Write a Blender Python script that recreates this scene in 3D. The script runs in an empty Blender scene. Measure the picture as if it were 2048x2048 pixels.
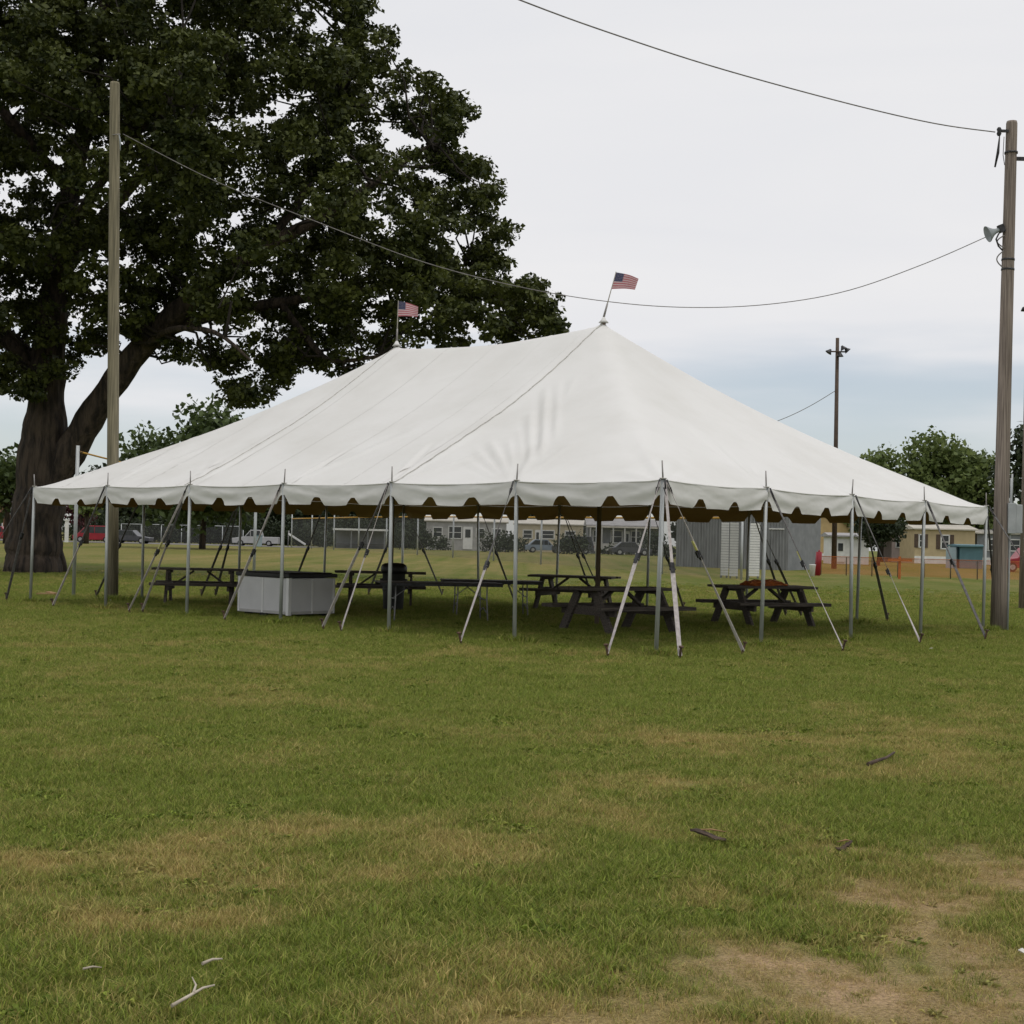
import bpy, math, random
import numpy as np
from mathutils import Vector, Matrix, noise as mnoise

R = math.radians
random.seed(11)
rng = np.random.default_rng(11)
scene = bpy.context.scene
col = scene.collection

# ------------------------------------------------------------------ camera
FPX, PITCH, ROLL, EYE = 2932.64, 0.0203844, 0.0239448, 1.566
fw = np.array([0, math.cos(PITCH), math.sin(PITCH)])
_r = np.array([1.0, 0, 0]); _u = np.cross(_r, fw)
rt = math.cos(ROLL) * _r + math.sin(ROLL) * _u
up = -math.sin(ROLL) * _r + math.cos(ROLL) * _u
EYEP = np.array([0, 0, EYE])
cd = bpy.data.cameras.new('camera'); cam = bpy.data.objects.new('camera', cd); col.objects.link(cam)
cd.sensor_width = 36; cd.lens = 36 * FPX / 2048; cd.clip_end = 4000; cd.clip_start = 0.05
cam.matrix_world = Matrix(((rt[0], up[0], -fw[0], 0), (rt[1], up[1], -fw[1], 0), (rt[2], up[2], -fw[2], EYE), (0, 0, 0, 1)))
scene.camera = cam

# ------------------------------------------------------------------ sky, sun, exposure
SUN_EL, SUN_AZ = R(70), R(140)     # azimuth measured clockwise from +Y
world = bpy.data.worlds.new('World'); scene.world = world; world.use_nodes = True
nt = world.node_tree; nt.nodes.clear()
N = nt.nodes.new; K = nt.links.new
out = N('ShaderNodeOutputWorld'); bg = N('ShaderNodeBackground'); bg.inputs['Strength'].default_value = 0.10
sky = N('ShaderNodeTexSky'); sky.sky_type = 'NISHITA'; sky.sun_disc = False
sky.sun_elevation = SUN_EL; sky.sun_rotation = SUN_AZ; sky.altitude = 200; sky.air_density = 1.0; sky.dust_density = 1.2; sky.ozone_density = 1.5
tc = N('ShaderNodeTexCoord'); sep = N('ShaderNodeSeparateXYZ'); K(tc.outputs['Generated'], sep.inputs[0])
mp = N('ShaderNodeMapping'); mp.inputs['Scale'].default_value = (2.2, 2.2, 16); K(tc.outputs['Generated'], mp.inputs[0])
nz = N('ShaderNodeTexNoise'); nz.inputs['Scale'].default_value = 1.6; nz.inputs['Detail'].default_value = 5; nz.inputs['Roughness'].default_value = .45; K(mp.outputs[0], nz.inputs['Vector'])
m1 = N('ShaderNodeMath'); m1.operation = 'MULTIPLY_ADD'; m1.inputs[1].default_value = 0.20; K(nz.outputs['Fac'], m1.inputs[0]); K(sep.outputs['Z'], m1.inputs[2])
mr = N('ShaderNodeMapRange'); mr.interpolation_type = 'SMOOTHSTEP'; mr.inputs['From Min'].default_value = .165; mr.inputs['From Max'].default_value = .25
mr.inputs['To Min'].default_value = 0.40; mr.inputs['To Max'].default_value = 1.0
K(m1.outputs[0], mr.inputs['Value'])
mp2 = N('ShaderNodeMapping'); mp2.inputs['Scale'].default_value = (1.6, 1.6, 7); K(tc.outputs['Generated'], mp2.inputs[0])
nz2 = N('ShaderNodeTexNoise'); nz2.inputs['Scale'].default_value = 1.4; nz2.inputs['Detail'].default_value = 7; nz2.inputs['Distortion'].default_value = .6; K(mp2.outputs[0], nz2.inputs['Vector'])
cr = N('ShaderNodeValToRGB'); cr.color_ramp.elements[0].position = .32; cr.color_ramp.elements[1].position = .68
cr.color_ramp.elements[0].color = (.665, .672, .70, 1); cr.color_ramp.elements[1].color = (.722, .718, .728, 1)
K(nz2.outputs['Fac'], cr.inputs['Fac'])
sc_ = N('ShaderNodeVectorMath'); sc_.operation = 'SCALE'; sc_.inputs['Scale'].default_value = 10.9; K(cr.outputs['Color'], sc_.inputs[0])
mx = N('ShaderNodeMix'); mx.data_type = 'RGBA'; K(mr.outputs['Result'], mx.inputs['Factor']); K(sky.outputs['Color'], mx.inputs['A']); K(sc_.outputs[0], mx.inputs['B'])
K(mx.outputs['Result'], bg.inputs['Color']); K(bg.outputs[0], out.inputs[0])

sd = bpy.data.lights.new('sun', 'SUN'); sd.energy = 0.95; sd.angle = R(14); sd.color = (1, .95, .87)
so = bpy.data.objects.new('sun', sd); col.objects.link(so)
so.rotation_euler = (R(90) - SUN_EL, 0, -SUN_AZ + math.pi); so.location = (20, -20, 40)
scene.view_settings.view_transform = 'Standard'; scene.view_settings.look = 'None'
scene.view_settings.exposure = 0.10; scene.view_settings.gamma = 1
scene.cycles.max_bounces = 6; scene.cycles.transparent_max_bounces = 24
scene.cycles.diffuse_bounces = 3; scene.cycles.use_adaptive_sampling = True

# ------------------------------------------------------------------ helpers
def ray(px, py):
    return fw + (px - 1024) / FPX * rt + (1024 - py) / FPX * up
def gp(px, py, z=0.0):                      # where a sight line meets the ground
    d = ray(px, py); return Vector(EYEP + d * ((z - EYE) / d[2]))
def rp(px, py, D):                          # a point at distance D
    d = ray(px, py); return Vector(EYEP + d * (D / d[1]))
def sstep(a, b, x):
    t = np.clip((x - a) / (b - a), 0, 1); return t * t * (3 - 2 * t)
def ground_z(x, y):
    return 0.45 * sstep(60, 130, np.asarray(y, float))
def on_ground(px, D):
    p = rp(px, 1080, D); return Vector((p.x, D, float(ground_z(p.x, D))))

YAW = R(-40.90842); TL, TW, EAVE = 16.4592, 11.2104, 2.505
CT = (28.4805, -17.1333)
def toW(u, v, z=0.0):
    dx, dy = u - CT[0], v - CT[1]
    return Vector((dx * math.cos(YAW) - dy * math.sin(YAW), dx * math.sin(YAW) + dy * math.cos(YAW), z))
def toT(p):
    return (p.x * math.cos(YAW) + p.y * math.sin(YAW) + CT[0], -p.x * math.sin(YAW) + p.y * math.cos(YAW) + CT[1])
pole_uv = [(TL * i / 6, 0.0) for i in range(7)] + [(TL, TW * j / 4) for j in range(1, 5)] + [(TL * i / 6, TW) for i in range(5, -1, -1)] + [(0.0, TW * j / 4) for j in range(3, 0, -1)]

def tag(o, label=None, cat=None, group=None, kind=None):
    if label: o['label'] = label
    if cat: o['category'] = cat
    if group: o['group'] = group
    if kind: o['kind'] = kind
    return o
def empty(name, loc=(0, 0, 0), rz=0.0, label=None, cat=None, group=None):
    o = bpy.data.objects.new(name, None); col.objects.link(o); o.location = loc; o.rotation_euler = (0, 0, rz)
    o.empty_display_size = .2
    return tag(o, label, cat, group)
def link(name, me, m=None, parent=None):
    o = bpy.data.objects.new(name, me); col.objects.link(o)
    if m and not me.materials: me.materials.append(m)
    if parent: o.parent = parent
    return o
def copy_tree(o, parent=None):
    c = o.copy(); col.objects.link(c); c.parent = parent
    for ch in list(o.children): copy_tree(ch, c)
    return c

class MB:
    def __init__(s): s.v = []; s.f = []; s.sm = []; s.mi = []
    def add(s, vs, fs, smooth=False, mi=0):
        b = len(s.v); s.v += [tuple(p) for p in vs]
        for f in fs: s.f.append(tuple(b + i for i in f)); s.sm.append(smooth); s.mi.append(mi)
        return s
    def box(s, c, d, M=None, mi=0, taper=None):
        x, y, z = d[0] / 2, d[1] / 2, d[2] / 2
        vs = []
        for k in (-1, 1):
            t = taper if (taper and k > 0) else 1
            for (i, j) in ((-1, -1), (1, -1), (1, 1), (-1, 1)):
                vs.append(Vector((i * x * t, j * y * t, k * z)))
        if M is not None: vs = [M @ v for v in vs]
        vs = [v + Vector(c) for v in vs]
        return s.add(vs, [(3, 2, 1, 0), (4, 5, 6, 7), (0, 1, 5, 4), (1, 2, 6, 5), (2, 3, 7, 6), (3, 0, 4, 7)], mi=mi)
    def beam(s, a, b, w, h, upv=(0, 0, 1)):          # rectangular bar from a to b
        a, b = Vector(a), Vector(b); d = b - a; ln = d.length; d.normalize()
        sv = d.cross(Vector(upv))
        if sv.length < 1e-4: sv = d.cross(Vector((1, 0, 0)))
        sv.normalize(); uv = sv.cross(d)
        M = Matrix((d, sv, uv)).transposed()
        return s.box((a + b) / 2, (ln, w, h), M)
    def tube(s, pts, rad, n=10, caps=True, mi=0):
        pts = [Vector(p) for p in pts]; k = len(pts)
        rad = rad if hasattr(rad, '__len__') else [rad] * k
        vs = []; pu = None
        for i, p in enumerate(pts):
            d = (pts[min(i + 1, k - 1)] - pts[max(i - 1, 0)]).normalized()
            if pu is None:
                pu = d.cross(Vector((0, 0, 1)))
                if pu.length < 1e-3: pu = d.cross(Vector((0, 1, 0)))
                pu.normalize()
            else:
                pu = pu - d * pu.dot(d); pu.normalize()
            q = d.cross(pu)
            for j in range(n):
                a = 2 * math.pi * j / n; vs.append(p + (pu * math.cos(a) + q * math.sin(a)) * rad[i])
        fs = []
        for i in range(k - 1):
            for j in range(n):
                fs.append((i * n + j, i * n + (j + 1) % n, (i + 1) * n + (j + 1) % n, (i + 1) * n + j))
        s.add(vs, fs, True, mi)
        if caps:
            b = len(s.v) - len(vs)
            s.f.append(tuple(b + j for j in range(n))[::-1]); s.sm.append(False); s.mi.append(mi)
            s.f.append(tuple(b + (k - 1) * n + j for j in range(n))); s.sm.append(False); s.mi.append(mi)
        return s
    def lathe(s, prof, n=20, c=(0, 0, 0), mi=0):
        vs = []; fs = []
        for (r, z) in prof:
            for j in range(n):
                a = 2 * math.pi * j / n; vs.append((c[0] + r * math.cos(a), c[1] + r * math.sin(a), c[2] + z))
        for i in range(len(prof) - 1):
            for j in range(n): fs.append((i * n + j, i * n + (j + 1) % n, (i + 1) * n + (j + 1) % n, (i + 1) * n + j))
        return s.add(vs, fs, True, mi)
    def prism(s, poly, y0, y1, mi=0, inset=0.0):     # side profile (x,z) extruded along y
        n = len(poly); cx = sum(p[0] for p in poly) / n
        vs = [(x, y0, z) for x, z in poly] + [(x, y1, z) for x, z in poly]
        fs = [tuple(range(n)), tuple(range(n, 2 * n))[::-1]] + [(i + n, (i + 1) % n + n, (i + 1) % n, i) for i in range(n)]
        return s.add(vs, fs, mi=mi)
    def mesh(s, name):
        me = bpy.data.meshes.new(name); me.from_pydata(s.v, [], s.f)
        me.polygons.foreach_set('use_smooth', s.sm); me.polygons.foreach_set('material_index', s.mi); me.update()
        return me
    def build(s, name, m, parent=None, bevel=0.0):
        me = s.mesh(name)
        for q in (m if isinstance(m, (list, tuple)) else [m]): me.materials.append(q)
        o = link(name, me, None, parent)
        if bevel:
            b = o.modifiers.new('bevel', 'BEVEL'); b.width = bevel; b.segments = 2; b.limit_method = 'ANGLE'
        return o

# ------------------------------------------------------------------ materials
def new_mat(name):
    m = bpy.data.materials.new(name); m.use_nodes = True; t = m.node_tree; t.nodes.clear()
    o = t.nodes.new('ShaderNodeOutputMaterial'); return m, t, o
def mat(name, c1, c2=None, rough=.6, scale=4.0, stretch=(1, 1, 1), bump=0.0, bscale=None, metal=0.0, detail=5, spec=.4, coords='Object', lo=.35, hi=.65):
    m, t, o = new_mat(name); n = t.nodes.new; k = t.links.new
    p = n('ShaderNodeBsdfPrincipled'); k(p.outputs[0], o.inputs[0])
    p.inputs['Roughness'].default_value = rough; p.inputs['Metallic'].default_value = metal; p.inputs['Specular IOR Level'].default_value = spec
    if c2 is None: c2 = tuple(x * .82 for x in c1)
    tcn = n('ShaderNodeTexCoord'); mpn = n('ShaderNodeMapping'); mpn.inputs['Scale'].default_value = stretch; k(tcn.outputs[coords], mpn.inputs[0])
    no = n('ShaderNodeTexNoise'); no.inputs['Scale'].default_value = scale; no.inputs['Detail'].default_value = detail; k(mpn.outputs[0], no.inputs['Vector'])
    rp_ = n('ShaderNodeValToRGB'); rp_.color_ramp.elements[0].position = lo; rp_.color_ramp.elements[1].position = hi
    rp_.color_ramp.elements[0].color = (*c2, 1); rp_.color_ramp.elements[1].color = (*c1, 1); k(no.outputs['Fac'], rp_.inputs[0]); k(rp_.outputs[0], p.inputs['Base Color'])
    if bump:
        no2 = n('ShaderNodeTexNoise'); no2.inputs['Scale'].default_value = bscale or scale * 3; no2.inputs['Detail'].default_value = 6; k(mpn.outputs[0], no2.inputs['Vector'])
        b = n('ShaderNodeBump'); b.inputs['Strength'].default_value = min(1, bump); b.inputs['Distance'].default_value = .02 if bump < 1 else .14; k(no2.outputs['Fac'], b.inputs['Height']); k(b.outputs[0], p.inputs['Normal'])
    return m
def leaf_mat(name, dark, light, trans=.25):
    m, t, o = new_mat(name); n = t.nodes.new; k = t.links.new
    g = n('ShaderNodeNewGeometry'); tcn = n('ShaderNodeTexCoord'); no = n('ShaderNodeTexNoise'); no.inputs['Scale'].default_value = .8; no.inputs['Detail'].default_value = 5; k(tcn.outputs['Object'], no.inputs['Vector'])
    a = n('ShaderNodeMath'); a.operation = 'MULTIPLY_ADD'; a.inputs[1].default_value = .55; k(g.outputs['Random Per Island'], a.inputs[0]); 
    b = n('ShaderNodeMath'); b.operation = 'MULTIPLY_ADD'; b.inputs[1].default_value = 1.5; b.inputs[2].default_value = -.5; k(no.outputs['Fac'], b.inputs[0]); k(b.outputs[0], a.inputs[2])
    r = n('ShaderNodeValToRGB'); r.color_ramp.elements[0].color = (*dark, 1); r.color_ramp.elements[1].color = (*light, 1); r.color_ramp.elements[0].position = .1; k(a.outputs[0], r.inputs[0])
    d = n('ShaderNodeBsdfPrincipled'); d.inputs['Roughness'].default_value = .55; d.inputs['Specular IOR Level'].default_value = .25; k(r.outputs[0], d.inputs['Base Color'])
    tr = n('ShaderNodeBsdfTranslucent'); k(r.outputs[0], tr.inputs[0])
    x = n('ShaderNodeMixShader'); x.inputs[0].default_value = trans; k(d.outputs[0], x.inputs[1]); k(tr.outputs[0], x.inputs[2]); k(x.outputs[0], o.inputs[0])
    return m
def film_mat(name, c, alpha, rough=.7):       # open mesh too fine to see its threads
    m, t, o = new_mat(name); n = t.nodes.new; k = t.links.new
    p = n('ShaderNodeBsdfPrincipled'); p.inputs['Base Color'].default_value = (*c, 1); p.inputs['Roughness'].default_value = rough
    tr = n('ShaderNodeBsdfTransparent'); x = n('ShaderNodeMixShader'); x.inputs[0].default_value = alpha
    k(tr.outputs[0], x.inputs[1]); k(p.outputs[0], x.inputs[2]); k(x.outputs[0], o.inputs[0]); return m
def glass_mat(name, c=(.03, .035, .04)):
    return mat(name, c, tuple(x * .7 for x in c), rough=.12, scale=2, spec=.6)

def canopy_mat():
    m, t, o = new_mat('canopy_vinyl'); n = t.nodes.new; k = t.links.new
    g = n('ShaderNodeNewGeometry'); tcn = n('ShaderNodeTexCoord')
    no = n('ShaderNodeTexNoise'); no.inputs['Scale'].default_value = .7; no.inputs['Detail'].default_value = 7; no.inputs['Roughness'].default_value = .6; k(tcn.outputs['Object'], no.inputs['Vector'])
    r = n('ShaderNodeValToRGB'); r.color_ramp.elements[0].color = (.665, .657, .63, 1); r.color_ramp.elements[1].color = (.725, .719, .70, 1)
    r.color_ramp.elements[0].position = .3; r.color_ramp.elements[1].position = .6; k(no.outputs['Fac'], r.inputs[0])
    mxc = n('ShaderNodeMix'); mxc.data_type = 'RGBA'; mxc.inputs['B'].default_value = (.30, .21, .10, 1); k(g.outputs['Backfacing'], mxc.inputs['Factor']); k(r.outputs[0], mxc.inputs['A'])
    p = n('ShaderNodeBsdfPrincipled'); p.inputs['Roughness'].default_value = .55; p.inputs['Specular IOR Level'].default_value = .3; k(mxc.outputs['Result'], p.inputs['Base Color'])
    no2 = n('ShaderNodeTexNoise'); no2.inputs['Scale'].default_value = 5; no2.inputs['Detail'].default_value = 4; k(tcn.outputs['Object'], no2.inputs['Vector'])
    b = n('ShaderNodeBump'); b.inputs['Strength'].default_value = .12; b.inputs['Distance'].default_value = .03; k(no2.outputs['Fac'], b.inputs['Height']); k(b.outputs[0], p.inputs['Normal'])
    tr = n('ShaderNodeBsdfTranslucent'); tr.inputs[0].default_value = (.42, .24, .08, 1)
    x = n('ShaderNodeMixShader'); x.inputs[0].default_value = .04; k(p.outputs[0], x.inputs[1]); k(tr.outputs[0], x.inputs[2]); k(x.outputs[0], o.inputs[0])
    return m

M = {}
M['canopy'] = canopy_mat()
M['seam'] = mat('seam_webbing', (.50, .49, .45), (.32, .31, .28), .7, 14)
M['galv'] = mat('galvanised_steel', (.50, .52, .52), (.34, .36, .36), .48, 3, (6, 6, .6), metal=.25, spec=.5)
M['pin'] = mat('steel_pin', (.33, .32, .31), (.22, .2, .19), .5, 8, metal=.4)
M['centre_pole'] = mat('brown_wood_pole', (.24, .19, .15), (.14, .105, .08), .7, 3, (8, 8, .5), .2)
M['strap'] = mat('pale_webbing', (.62, .565, .56), (.46, .42, .41), .8, 20, (1, 1, 1))
M['strap_dark'] = mat('grey_webbing', (.17, .16, .16), (.09, .085, .085), .8, 20)
M['ratchet'] = mat('dark_ratchet_steel', (.05, .05, .055), (.02, .02, .02), .45, 20, metal=.3)
M['stake'] = mat('rusty_stake', (.14, .085, .05), (.06, .04, .03), .8, 15, bump=.3)
M['tag_yellow'] = mat('warning_tag', (.62, .60, .22), (.5, .47, .15), .6, 10)
M['old_wood'] = mat('weathered_table_wood', (.135, .115, .098), (.055, .046, .040), .85, 3, (1, 14, 14), .45, 8)
M['pole_wood'] = mat('weathered_pole_wood', (.30, .25, .21), (.13, .105, .088), .9, 3.5, (11, 11, .3), .7, 6)
M['pole_green'] = mat('treated_pole_wood', (.25, .22, .145), (.12, .108, .07), .9, 3.5, (11, 11, .3), .7, 6)
M['bark'] = mat('oak_bark', (.078, .058, .042), (.022, .017, .013), .95, 1.8, (3, 3, .5), 1.0, 4, lo=.38, hi=.62)
M['twig'] = mat('branch_bark', (.035, .028, .022), (.018, .015, .012), .95, 2)
M['oak_leaf'] = leaf_mat('oak_leaf', (.020, .030, .009), (.105, .120, .025), .2)
M['far_leaf'] = leaf_mat('far_leaf', (.070, .105, .030), (.20, .25, .075), .3)
M['dark_leaf'] = leaf_mat('dark_leaf', (.018, .027, .014), (.048, .066, .028), .2)
M['mid_leaf'] = leaf_mat('mid_leaf', (.035, .055, .018), (.10, .14, .042), .25)
M['maroon_leaf'] = leaf_mat('maroon_leaf', (.035, .010, .010), (.09, .025, .022), .2)
M['white_paint'] = mat('white_panel', (.60, .60, .60), (.54, .54, .54), .5, 2)
M['white'] = mat('white_paint', (.75, .75, .73), (.66, .66, .65), .5, 3)
M['black_top'] = mat('black_laminate', (.016, .016, .017), (.010, .010, .010), .55, 5)
M['can'] = mat('grey_plastic', (.045, .048, .045), (.03, .032, .03), .6, 4)
M['can_lid'] = mat('black_plastic', (.014, .014, .015), (.008, .008, .008), .45, 5)
M['fold_top'] = mat('brown_laminate', (.055, .045, .042), (.035, .028, .026), .5, 4)
M['grey_metal'] = mat('grey_table_legs', (.30, .30, .29), (.2, .2, .2), .4, 6, metal=.4)
M['orange'] = mat('orange_netting', (.48, .15, .035), (.32, .085, .02), .7, 14)
M['yellow'] = mat('yellow_rail', (.52, .30, .05), (.42, .23, .04), .6, 6)
M['cable'] = mat('grey_cable', (.24, .225, .215), (.14, .13, .125), .7, 10)
M['cable_black'] = mat('black_cable', (.02, .02, .02), (.012, .012, .012), .6, 10)
M['box_grey'] = mat('grey_enamel_box', (.42, .44, .45), (.33, .35, .36), .45, 4)
M['horn'] = mat('grey_horn', (.30, .33, .34), (.22, .24, .25), .5, 5)
M['metal_wall'] = mat('grey_metal_siding', (.26, .27, .275), (.19, .195, .20), .55, 1.2, (3, 3, .6))
M['asphalt'] = mat('grey_asphalt', (.20, .19, .18), (.15, .145, .14), .9, .6, coords='Object')
M['chain'] = film_mat('chain_link', (.10, .103, .10), .30)
M['orange_mesh'] = film_mat('orange_barrier_mesh', (.62, .17, .05), .36)
M['tyre'] = mat('tyre_rubber', (.015, .015, .015), (.01, .01, .01), .8, 10)
M['rim'] = mat('wheel_rim', (.45, .45, .45), (.3, .3, .3), .35, 6, metal=.5)
M['glass'] = glass_mat('dark_glass')
M['red'] = mat('red_car_paint', (.30, .018, .03), (.25, .015, .025), .3, 2)
M['grey_car'] = mat('dark_grey_car_paint', (.07, .072, .08), (.05, .052, .06), .3, 2)
M['blue_car'] = mat('silver_blue_car_paint', (.22, .27, .33), (.18, .22, .27), .3, 2)
M['white_car'] = mat('white_car_paint', (.42, .42, .42), (.36, .36, .36), .3, 2)
M['old_white'] = mat('weathered_white_paint', (.44, .43, .41), (.36, .355, .34), .6, 3)
M['cream'] = mat('cream_siding', (.55, .48, .34), (.48, .42, .30), .7, 2)
M['beige'] = mat('beige_siding', (.46, .37, .22), (.40, .32, .19), .7, 2)
M['ochre'] = mat('ochre_siding', (.50, .37, .18), (.43, .31, .15), .7, 2)
M['palewall'] = mat('pale_siding', (.40, .395, .38), (.32, .315, .31), .7, 2)
M['greywall'] = mat('grey_siding', (.22, .23, .24), (.17, .18, .19), .7, 2)
M['mauve'] = mat('dusty_siding', (.46, .37, .34), (.4, .32, .3), .7, 2)
M['roof_pale'] = mat('pale_roof', (.60, .56, .49), (.5, .47, .41), .6, 1.5)
M['roof_grey'] = mat('grey_roof', (.35, .34, .34), (.28, .27, .27), .7, 1.5)
M['teal'] = mat('teal_siding', (.10, .20, .23), (.08, .16, .19), .6, 2)
M['teal_light'] = mat('light_blue_siding', (.32, .40, .44), (.27, .34, .38), .6, 2)
M['brown'] = mat('dark_brown_trim', (.09, .06, .04), (.06, .04, .03), .7, 4)
M['brick'] = mat('brown_brick', (.22, .12, .07), (.17, .09, .05), .85, 3)
M['dry_twig'] = mat('pale_twig', (.52, .46, .38), (.32, .27, .2), .8, 12)
M['bark_bit'] = mat('dark_bark_bit', (.11, .075, .055), (.05, .035, .028), .9, 12, bump=.4)
M['card'] = mat('brown_cardboard', (.36, .22, .11), (.28, .17, .08), .8, 5)
M['litter'] = mat('white_litter', (.75, .73, .68), (.6, .58, .54), .7, 5)
M['flag_red'] = mat('flag_red', (.42, .13, .15), (.36, .11, .13), .8, 8)
M['flag_white'] = mat('flag_white', (.56, .42, .43), (.5, .37, .38), .8, 8)
M['flag_blue'] = mat('flag_blue', (.05, .06, .12), (.04, .045, .09), .8, 8)
M['stick'] = mat('pale_flag_stick', (.35, .33, .28), (.28, .26, .22), .6, 8)

# ------------------------------------------------------------------ ground and lawn
def vnoise(x, y, s, seed):
    x = np.asarray(x) / s; y = np.asarray(y) / s
    i = np.floor(x).astype(np.int64); j = np.floor(y).astype(np.int64); a = x - i; b = y - j
    def h(i, j):
        n = (i * 374761393 + j * 668265263 + seed * 974634777) & 0x7fffffff
        n = ((n ^ (n >> 13)) * 1274126177) & 0x7fffffff
        return ((n ^ (n >> 16)) & 0xffff) / 65535.0
    a = a * a * (3 - 2 * a); b = b * b * (3 - 2 * b)
    return (h(i, j) * (1 - a) + h(i + 1, j) * a) * (1 - b) + (h(i, j + 1) * (1 - a) + h(i + 1, j + 1) * a) * b
def fbm(x, y, s, seed, o=4):
    t = 0; w = 1; tot = 0
    for k in range(o):
        t = t + w * vnoise(x, y, s / 2 ** k, seed + k); tot += w; w *= .55
    return t / tot
def patch(px, py, rx, ry):            # an uneven patch on the lawn: centre and radii in metres
    c = gp(px, py); a = gp(px + rx, py); f_ = gp(px, py - ry); n_ = gp(px, py + ry)
    return (c.x, (f_.y + n_.y) / 2, abs(a.x - c.x), abs(f_.y - n_.y) / 2)
DRY = [patch(*q) for q in ((400, 1720, 150, 50), (640, 1660, 150, 30), (300, 1395, 330, 16), (620, 1325, 330, 9), (1480, 1490, 260, 34), (1280, 1560, 190, 26),
       (700, 1760, 210, 36), (150, 1880, 220, 70), (1760, 1430, 240, 34), (1180, 1640, 160, 40), (1010, 1700, 140, 40), (470, 1860, 170, 50), (60, 1720, 90, 40), (1000, 1930, 120, 50), (1350, 1760, 90, 30), (1950, 1500, 140, 40))]
BARE = [patch(*q) for q in ((1720, 1975, 330, 62), (1480, 1880, 130, 34), (2010, 1760, 130, 56), (1980, 1940, 200, 80), (1200, 2040, 260, 46), (1820, 1800, 120, 24), (1560, 2040, 380, 46), (1290, 1930, 60, 16), (1720, 1720, 50, 10), (1860, 1880, 210, 40), (1640, 1930, 240, 40), (1380, 1985, 120, 30), (1940, 1820, 120, 30))]
LUSH = [patch(*q) for q in ((1370, 1725, 130, 50), (1720, 1640, 280, 46), (70, 1670, 170, 36), (560, 1930, 170, 60), (1130, 1880, 190, 60), (1000, 1400, 300, 30), (1250, 1380, 260, 30), (1450, 1850, 120, 24), (600, 1590, 160, 26))]
def blobs(L_, x, y, seed):
    wx = x + (vnoise(x, y, .5, seed) - .5) * .45; wy = y + (vnoise(x, y, .6, seed + 9) - .5) * .6
    t = np.zeros_like(np.asarray(x, float))
    for (cx, cy, rx, ry) in L_:
        d = ((wx - cx) / rx) ** 2 + ((wy - cy) / ry) ** 2
        t = np.maximum(t, np.exp(-d * .9))
    return t
def dry_at(x, y):
    x = np.asarray(x, float); y = np.asarray(y, float)
    d = .15 + 1.1 * (fbm(x, y, .8, 3, 5) - .5) + .20 * (1 - sstep(6, 13, y)) + .5 * (fbm(x, y, 4, 17, 3) - .5) + (.26 + .36 * (1 - sstep(7, 11, y))) * blobs(DRY, x, y, 5) * (.1 + 1.4 * fbm(x, y, .4, 44, 4)) - .4 * blobs(LUSH, x, y, 8)
    d = d + .30 * sstep(56, 84, y) * (1 - .8 * sstep(6, 24, x)) - .06 * sstep(12, 22, y) * (1 - sstep(40, 50, y))
    return np.clip(d, 0, 1)
def bare_at(x, y):
    x = np.asarray(x, float); y = np.asarray(y, float)
    b = blobs(BARE, x, y, 21) * (.05 + 1.6 * fbm(x, y, .4, 31, 5)) - .14
    return np.clip(b * 1.25, 0, 1)

def axis(dense0, dense1, step, lo, hi):
    a = list(np.arange(dense0, dense1 + 1e-6, step)); s = step; v = a[-1]
    while v < hi: s *= 1.16; v += s; a.append(min(v, hi))
    s = step; v = a[0]; b = []
    while v > lo: s *= 1.16; v -= s; b.append(max(v, lo))
    return np.array(b[::-1] + a)
gx = axis(-13, 13, .2, -2200, 2200); gy = axis(3.4, 34, .2, -500, 3000)
GX, GY = np.meshgrid(gx, gy); nx, ny = len(gx), len(gy)
def bumps(x, y): return ((fbm(x, y, 2.2, 55, 3) - .5) * .05 + (fbm(x, y, .7, 66, 2) - .5) * .022) * np.exp(-np.maximum(0, y - 30) / 30)
GZ = ground_z(GX, GY) + bumps(GX, GY) - .01
co = np.stack([GX, GY, GZ], -1).reshape(-1, 3)
I = np.arange(nx * ny).reshape(ny, nx)
fa = np.stack([I[:-1, :-1], I[:-1, 1:], I[1:, 1:], I[1:, :-1]], -1).reshape(-1, 4)
def np_mesh(name, co, fa, smooth=True):
    me = bpy.data.meshes.new(name); k = fa.shape[1]
    me.vertices.add(len(co)); me.vertices.foreach_set('co', co.astype(np.float32).ravel())
    me.loops.add(fa.size); me.loops.foreach_set('vertex_index', fa.astype(np.int32).ravel())
    me.polygons.add(len(fa)); me.polygons.foreach_set('loop_start', np.arange(0, fa.size, k, dtype=np.int32)); me.polygons.foreach_set('loop_total', np.full(len(fa), k, np.int32))
    if smooth: me.polygons.foreach_set('use_smooth', np.ones(len(fa), bool))
    me.update(calc_edges=True); return me
def fattr(me, name, vals):
    a = me.attributes.new(name, 'FLOAT', 'POINT'); a.data.foreach_set('value', np.asarray(vals, np.float32).ravel())

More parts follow.
